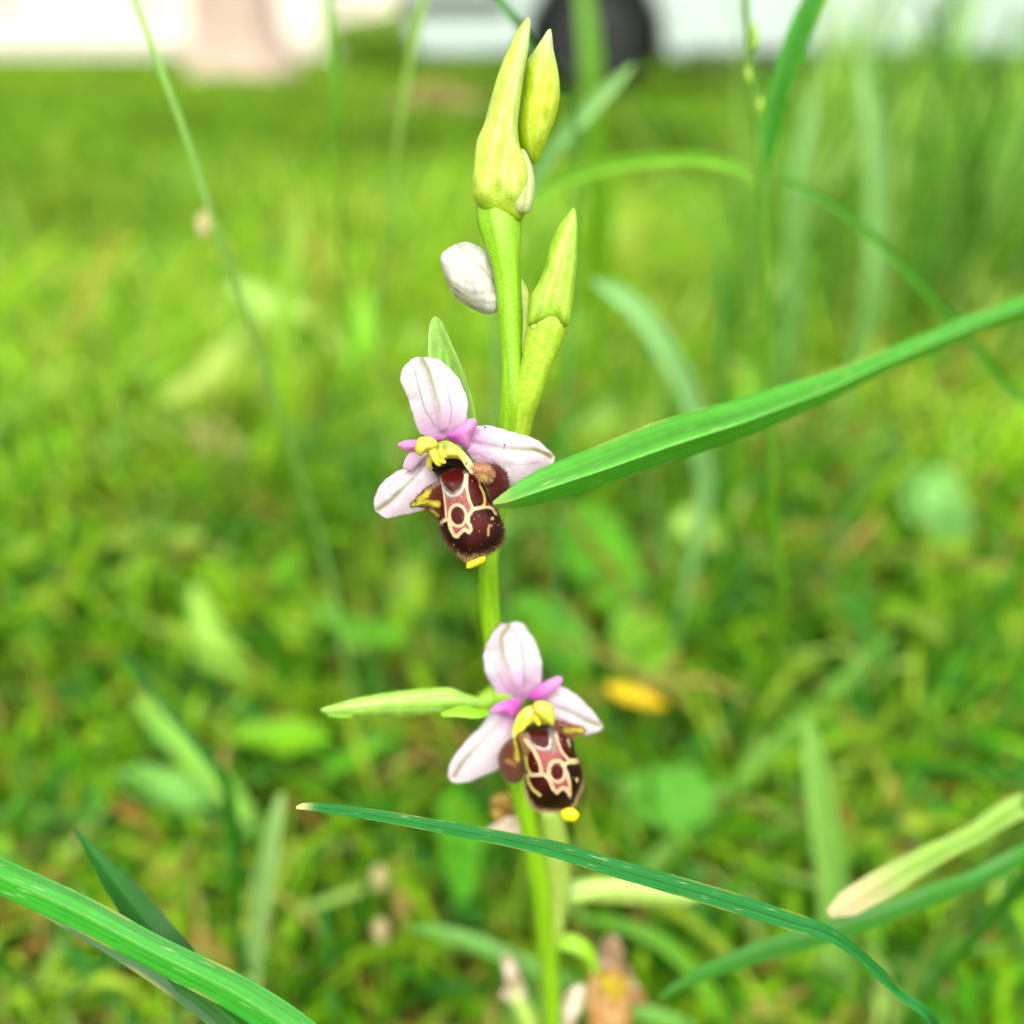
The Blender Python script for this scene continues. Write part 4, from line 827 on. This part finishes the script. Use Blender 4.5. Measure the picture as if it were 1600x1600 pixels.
pillow('anther_cap', Z2([(205, 190), (260, 148), (345, 150), (415, 190), (425, 245), (380, 285), (310, 305), (250, 352), (215, 340), (188, 290)]), D0-.0036, FL, M_YEL, colpaint, 1.5, 1.3, seg=60, rings=14)
tube('anther_beak', zt([(360, 265, 0, 95), (385, 330, -.1, 85), (415, 395, -.1, 75), (440, 430, 0, 62), (452, 452, .1, 30)], D0-.0038), FL, M_YEL, C(238, 218, 50, .8), n=24, m=14, flat=.7)
tube('anther_beak', zt([(430, 400, 0, 30), (470, 405, 0, 46), (500, 415, 0, 36), (512, 418, 0, 14)], D0-.0042), FL, M_YEL, C(240, 220, 40, .8), n=14, m=10)

# ---------------- lower flower
D1 = .1190
FL2 = tube('flower', [(822, 1096, D1+.003, 8), (812, 1094, D1+.0032, 20), (792, 1088, D1+.0035, 36), (772, 1090, D1+.0042, 38), (752, 1098, D1+.0035, 26), (738, 1102, D1+.003, 12)], OR, M_GREEN, greenpaint(C(150, 210, 10, .68), SGL, 9, 8), n=30, m=16, ridge=.04)
FL2['label'] = 'lower open flower, slightly soft, with a long bract pointing aside'
mid = Z3([(1050, 90), (1010, 150), (1020, 240), (1060, 350), (1100, 440)])
pillow('dorsal_sepal', Z3([(1005, 85), (1060, 76), (1118, 78), (1160, 130), (1198, 200), (1220, 280), (1222, 380), (1205, 430), (1160, 470), (1080, 495), (1010, 480), (965, 410), (930, 340), (916, 270), (924, 220), (950, 155)]), D1+.0008, FL2, M_SEPAL,
       sepalpaint(Z3([(1040, 80)])[0], Z3([(1110, 490)])[0], mid, [(Z3([(1070, 110), (1110, 170), (1130, 280), (1130, 400)]), 1.4, .55, VG), (Z3([(960, 250), (1000, 360), (1050, 440)]), 1.2, .4, VG)], 85, 11), .16, .1, cup=1.0, seg=110, rings=30, fine=True, tilt=(0, .12),
       extra=lambda x, y: -.5*np.exp(-(d_line(x, y, mid)/9)**2), wr=.25, wrs=16)
mid = Z3([(1520, 610), (1450, 585), (1380, 550), (1290, 520)])
pillow('lateral_sepal', Z3([(1305, 403), (1380, 438), (1450, 498), (1512, 572), (1538, 622), (1500, 652), (1440, 662), (1370, 655), (1290, 610), (1225, 550), (1220, 470), (1260, 420)]), D1+.0014, FL2, M_SEPAL,
       sepalpaint(Z3([(1530, 620)])[0], Z3([(1200, 500)])[0], mid, [(Z3([(1300, 450), (1400, 510), (1480, 580)]), 5, .2, C(215, 205, 205, .5))], 30, 12), .16, .1, cup=1.0, seg=100, rings=28, fine=True, extra=lambda x, y: .5*np.exp(-(d_line(x, y, mid)/6)**2))
mid = Z3([(765, 875), (800, 815), (860, 745), (930, 680), (1000, 620)])
pillow('lateral_sepal', Z3([(960, 550), (900, 620), (840, 680), (790, 740), (745, 808), (733, 860), (755, 907), (820, 912), (900, 882), (990, 842), (1070, 770), (1110, 650), (1070, 560)]), D1+.0014, FL2, M_SEPAL,
       sepalpaint(Z3([(755, 890)])[0], Z3([(1060, 560)])[0], mid, [(Z3([(860, 780), (960, 720), (1040, 660)]), 6, .25, C(225, 205, 215, .5))], 35, 13), .16, .1, cup=1.0, seg=100, rings=28, fine=True, extra=lambda x, y: .6*np.exp(-(d_line(x, y, mid)/7)**2))
pillow('petal', Z3([(1148, 458), (1200, 408), (1265, 368), (1310, 354), (1332, 375), (1300, 422), (1240, 472), (1190, 484)]), D1-.0006, FL2, M_SEPAL, petalpaint(*Z3([(1165, 465)])[0], 45), .6, .5, cup=.4, seg=50, rings=12)
pillow('petal', Z3([(946, 542), (980, 502), (1050, 475), (1112, 470), (1108, 530), (1072, 578), (1040, 552), (1000, 552)]), D1-.0006, FL2, M_SEPAL, petalpaint(*Z3([(1090, 520)])[0], 45), .6, .5, cup=.4, seg=50, rings=12)
invL = lambda X, Y: ((X-740)*6.667, (Y-1060)*6.667)
CR2 = C(232, 196, 152, .5)
cfgL = dict(
    glow=[(700, 1110, 90, C(95, 14, 6, .5), .5)],
    fields=[([(540, 600), (640, 740), (700, 960), (760, 1000), (830, 1160), (900, 1180), (1000, 1160), (990, 1000), (950, 880), (870, 640), (840, 480), (700, 470), (560, 520)], PINK, 10),
            ([(530, 560), (640, 730), (760, 760), (860, 770), (870, 640), (830, 470), (560, 490)], SILV, 24),
            ([(430, 560), (540, 560), (560, 700), (600, 760), (560, 800), (545, 980), (500, 900), (490, 700)], C(150, 110, 60, .5), 14),
            ([(520, 560), (540, 500), (830, 480), (780, 520), (560, 560)], C(35, 20, 6, .5), 10)],
    lines=[([(540, 640), (620, 740), (680, 860), (705, 950), (700, 985)], CR2, 20), ([(560, 1010), (640, 1005), (740, 1000), (790, 1060), (830, 1150), (868, 1190), (920, 1140), (965, 1150), (1000, 1215)], CR2, 20),
           ([(1000, 1215), (1005, 1120), (985, 1020), (950, 930), (940, 880)], CR2, 16), ([(860, 560), (890, 680), (930, 780), (990, 850), (1080, 850)], CR2, 16), ([(940, 900), (1000, 870), (1080, 870)], C(225, 205, 130, .5), 20),
           (ellipse(868, 965, 85, 110, -8)+[ellipse(868, 965, 85, 110, -8)[0]], CR2, 18), ([(640, 700), (720, 740), (790, 720), (800, 640)], C(220, 195, 180, .5), 12), ([(545, 820), (555, 930), (600, 1000)], C(215, 200, 90, .5), 16)],
    cells=[([(565, 560), (600, 640), (650, 700), (735, 725), (785, 690), (782, 560), (770, 500), (690, 520), (590, 520)], LRED, 9),
           ([(570, 780), (605, 760), (640, 850), (680, 935), (640, 968), (580, 930)], LRED, 8), ([(865, 520), (950, 540), (1000, 690), (1025, 780), (985, 815), (920, 740), (885, 640)], LRED, 8), (ellipse(870, 980, 64, 80, -8), LRED, 8)],
    marks=[([(560, 1030), (575, 1090), (620, 1160), (690, 1215)], C(215, 195, 110, .5), 16), ([(1075, 1050), (1078, 1065)], C(220, 200, 130, .5), 16), ([(985, 640), (1000, 700)], C(190, 175, 130, .5), 14)])
lipL = Z4([(440, 600), (500, 520), (600, 480), (720, 465), (850, 450), (960, 470), (1030, 560), (1045, 680), (1060, 780), (1112, 880), (1137, 1000), (1122, 1130), (1075, 1245), (1040, 1330), (960, 1375), (860, 1385), (740, 1378), (640, 1350), (570, 1240), (535, 1110), (535, 990), (510, 880), (470, 760)])
lip2 = pillow('lip', lipL, D1-.0022, FL2, M_LIP, lippaint(cfgL, invL, 22), 3.6, 2.5, seg=170, rings=60, center=(863, 1203), power=.55, extra=lambda x, y: 2.4*smooth(1150, 1128, y))
lobe2 = pillow('side_lobe', Z4([(430, 600), (350, 660), (290, 730), (256, 830), (275, 950), (345, 1062), (430, 1092), (505, 1050), (530, 930), (510, 780), (480, 650)]), D1-.0012, FL2, M_FUZZ,
               lobepaint([([(445, 640), (470, 740), (455, 840)], 24, YG), ([(350, 860), (420, 890)], 14, C(170, 130, 80, .7))], invL, 6, C(108, 58, 36, .5)), 2.2, 1.5, seg=70, rings=14)
lobe3 = pillow('side_lobe', Z4([(850, 440), (940, 450), (1040, 490), (1130, 505), (1170, 545), (1130, 580), (1050, 590), (1010, 640), (930, 600), (860, 520)]), D1-.0034, FL2, M_FUZZ,
               lobepaint([([(970, 540), (1050, 550), (1130, 545)], 26, YG), ([(880, 470), (960, 500)], 16, C(130, 85, 70, .7))], invL, 7, C(95, 42, 26, .5)), 1.4, 1.2, seg=60, rings=12)
pillow('lip_appendage', Z4([(905, 1385), (960, 1350), (1030, 1345), (1090, 1395), (1098, 1440), (1045, 1490), (950, 1482), (920, 1440)]), D1-.0034, FL2, M_YEL, C(240, 222, 25, .8), .9, .9, seg=40, rings=10)
hairs('lip_hair', [(lip2, lambda x, y, s: smooth(.80, .97, s)*smooth(1150, 1200, y), 1200, lambda x, y: np.tile(C(100, 58, 30, .55), (len(x), 1))),
                   (lobe2, lambda x, y, s: np.ones_like(x), 1800, lambda x, y: np.tile(C(135, 85, 55, .75), (len(x), 1))), (lobe3, lambda x, y, s: .4+s**2, 900, lambda x, y: np.tile(C(150, 90, 60, .75), (len(x), 1))),
                   (lip2, lambda x, y, s: smooth(.9, .99, s)*smooth(1210, 1255, y), 900, lambda x, y: np.tile(C(200, 165, 110, .75), (len(x), 1)))], FL2, .4)
grains('pollen_grains', lip2, FL2, 40, .93, .07)
def zt4(L, d): return [(740+a/6.667, 1060+b/6.667, d+dd/1000, wv/6.667) for a, b, dd, wv in L]
tube('column', zt4([(450, 720, 0, 40), (445, 620, -.5, 85), (470, 520, -1, 120), (530, 420, -1.2, 160), (610, 370, -1.2, 180), (700, 400, -1.2, 150), (770, 440, -.6, 90)], D1-.0012), FL2, M_YEL,
     lambda A, t: mixc(mixc(np.tile(C(228, 222, 60, .8), (len(A), 1)), C(195, 190, 110, .72), np.exp(-((t-.72)/.12)**2)*.6), C(242, 226, 175, .82), smooth(.35, .05, t)), n=40, m=16, flat=.55)
pillow('anther_cap', Z4([(612, 300), (640, 245), (710, 228), (790, 255), (840, 320), (848, 420), (830, 495), (760, 470), (690, 420), (630, 370)]), D1-.0042, FL2, M_YEL, colpaint, 1.6, 1.4, seg=50, rings=12)
tube('anther_beak', zt4([(640, 380, 0, 80), (660, 430, -.1, 70), (680, 475, 0, 46), (685, 492, .1, 20)], D1-.004), FL2, M_YEL, C(240, 215, 30, .8), n=16, m=10, flat=.7)
# the long bract of the lower flower
pillow('bract', [(500, 1108), (530, 1098), (570, 1088), (620, 1080), (670, 1075), (705, 1075), (730, 1085), (752, 1092), (750, 1104), (728, 1108), (700, 1114), (650, 1119), (600, 1121), (550, 1121), (522, 1120), (505, 1113)], .1185, OR, M_GREEN,
       budpaint(C(165, 222, 75, .72), C(205, 238, 140, .78), [[(505, 1109), (600, 1098), (700, 1092), (748, 1097)], [(510, 1112), (600, 1110), (690, 1108)], [(540, 1098), (620, 1088), (700, 1082)]], 9), .5, .4, cup=1.2, seg=90, rings=14, tilt=(.15, .2))
ribbon('bract_fold', [(690, 1116, .1175, 6), (720, 1112, .1175, 16), (745, 1115, .1180, 14), (765, 1112, .1195, 10)], OR, M_GREEN, C(150, 215, 30, .7), fold=.4, n=20)
ribbon('bract_fold', [(512, 1117, .1168, 3), (530, 1118, .1168, 7), (552, 1118, .1170, 4)], OR, M_GREEN, C(120, 190, 10, .62), fold=.3, n=12)

# ---------------- withered blooms and lower bracts
def drypaint(c, c2, seed):
    def f(x, y): return mixc(np.tile(c, (len(x), 1)), c2, smooth(.35, .65, vnoise(x+20, y+20, 10, seed)))
    return f
def crumple(name, pts, d, par, c, c2, seed, front=1.8):
    return pillow(name, pts, d, par, M_DRY, drypaint(c, c2, seed), front, front, seg=50, rings=12, wr=1.3, wrs=9, tilt=(.1, .2))
WB = C(238, 222, 198, .8); BR = C(165, 120, 60, .7); YB = C(210, 180, 90, .72); BE = C(205, 180, 145, .75)
W1 = crumple('withered_flower', [(768, 1248), (780, 1240), (798, 1242), (806, 1262), (802, 1282), (788, 1290), (772, 1282), (766, 1266)], .142, OR, YB, BR, 1, 2.5); W1 = W1['ob']
W1['label'] = 'brown shrivelled flower behind the stem under the lower flower'
crumple('sepal', [(756, 1302), (772, 1288), (796, 1276), (814, 1278), (822, 1300), (800, 1312), (772, 1312)], .141, W1, WB, C(240, 215, 200, .8), 2, .8)
W2 = crumple('withered_flower', [(922, 1518), (945, 1505), (970, 1512), (986, 1545), (988, 1590), (975, 1640), (945, 1650), (925, 1620), (915, 1570)], .173, OR, C(190, 140, 75, .7), C(215, 175, 115, .74), 3, 4.5)['ob']
W2['label'] = 'tan withered flower low on the stem with drooping beige sepals'
crumple('sepal', [(934, 1500), (938, 1475), (952, 1460), (968, 1468), (974, 1495), (968, 1525), (948, 1530), (932, 1520)], .171, W2, BE, C(170, 140, 105, .7), 4, 1.2)
crumple('sepal', [(866, 1600), (878, 1565), (895, 1543), (912, 1540), (912, 1565), (900, 1595), (885, 1625), (868, 1630)], .170, W2, WB, BE, 5, 1.2)
crumple('lip', [(938, 1528), (958, 1522), (978, 1532), (976, 1555), (955, 1562), (940, 1548)], .1675, W2, C(225, 205, 50, .76), C(200, 170, 60, .72), 6, 1.2)
crumple('sepal', [(975, 1500), (990, 1530), (1010, 1560), (1000, 1575), (984, 1550)], .175, W2, BE, BR, 14, .7)
W3 = crumple('withered_flower', [(784, 1498), (797, 1492), (808, 1510), (820, 1545), (826, 1575), (810, 1582), (790, 1560), (780, 1560), (790, 1535)], .177, OR, BE, WB, 7, 1.6)['ob']
W3['label'] = 'small beige shrivelled flower beside a pale green ovary'
tube('ovary', [(800, 1535, 0.177, 10), (815, 1570, 0.177, 26), (835, 1610, 0.178, 32), (850, 1660, .181, 30), (862, 1700, .184, 22)], W3, M_GREEN, C(190, 225, 100, .74), n=24, m=12, ridge=.05)
pillow('bract', [(846, 1408), (862, 1388), (890, 1375), (940, 1369), (990, 1370), (1040, 1378), (1085, 1390), (1102, 1398), (1085, 1412), (1040, 1416), (980, 1414), (920, 1410), (880, 1412), (856, 1420)], .150, OR, M_GREEN,
       budpaint(C(190, 225, 105, .74), C(222, 242, 160, .8), [[(860, 1402), (960, 1390), (1090, 1400)], [(870, 1392), (960, 1378), (1060, 1388)]], 10), .7, .5, cup=1.6, seg=80, rings=12, tilt=(0, .2))
tube('ovary', [(858, 1262, .134, 28), (863, 1290, .137, 38), (868, 1340, .142, 40), (872, 1390, .147, 36), (868, 1440, .152, 28), (860, 1490, .158, 20)], OR, M_GREEN, greenpaint(C(190, 225, 90, .74), SGP, 12, 8), n=40, m=16, ridge=.05)
ribbon('bract', [(858, 1470, .156, 16), (890, 1472, .155, 24), (915, 1485, .155, 22), (930, 1510, .157, 12), (934, 1530, .16, 3)], OR, M_GREEN, C(160, 215, 50, .7), fold=.4, n=24)
for i, a in enumerate((20, 100, 170, 250, 320)):
    a = math.radians(a); bx, by = float(base[0]), float(base[1])
    q = [(bx+math.cos(a)*s*.05, by+math.sin(a)*s*.05, .012+.03*s-.035*s*s*s, wv) for s, wv in ((.05, .006), (.35, .014), (.7, .013), (1, .006), (1.15, .001))]
    ribbon('basal_leaf', [(866, 1745, .189, 30)], OR, M_GREEN, bladepaint(C(120, 180, 60, .6), None, None, i), tail=q, fold=.3, n=24)
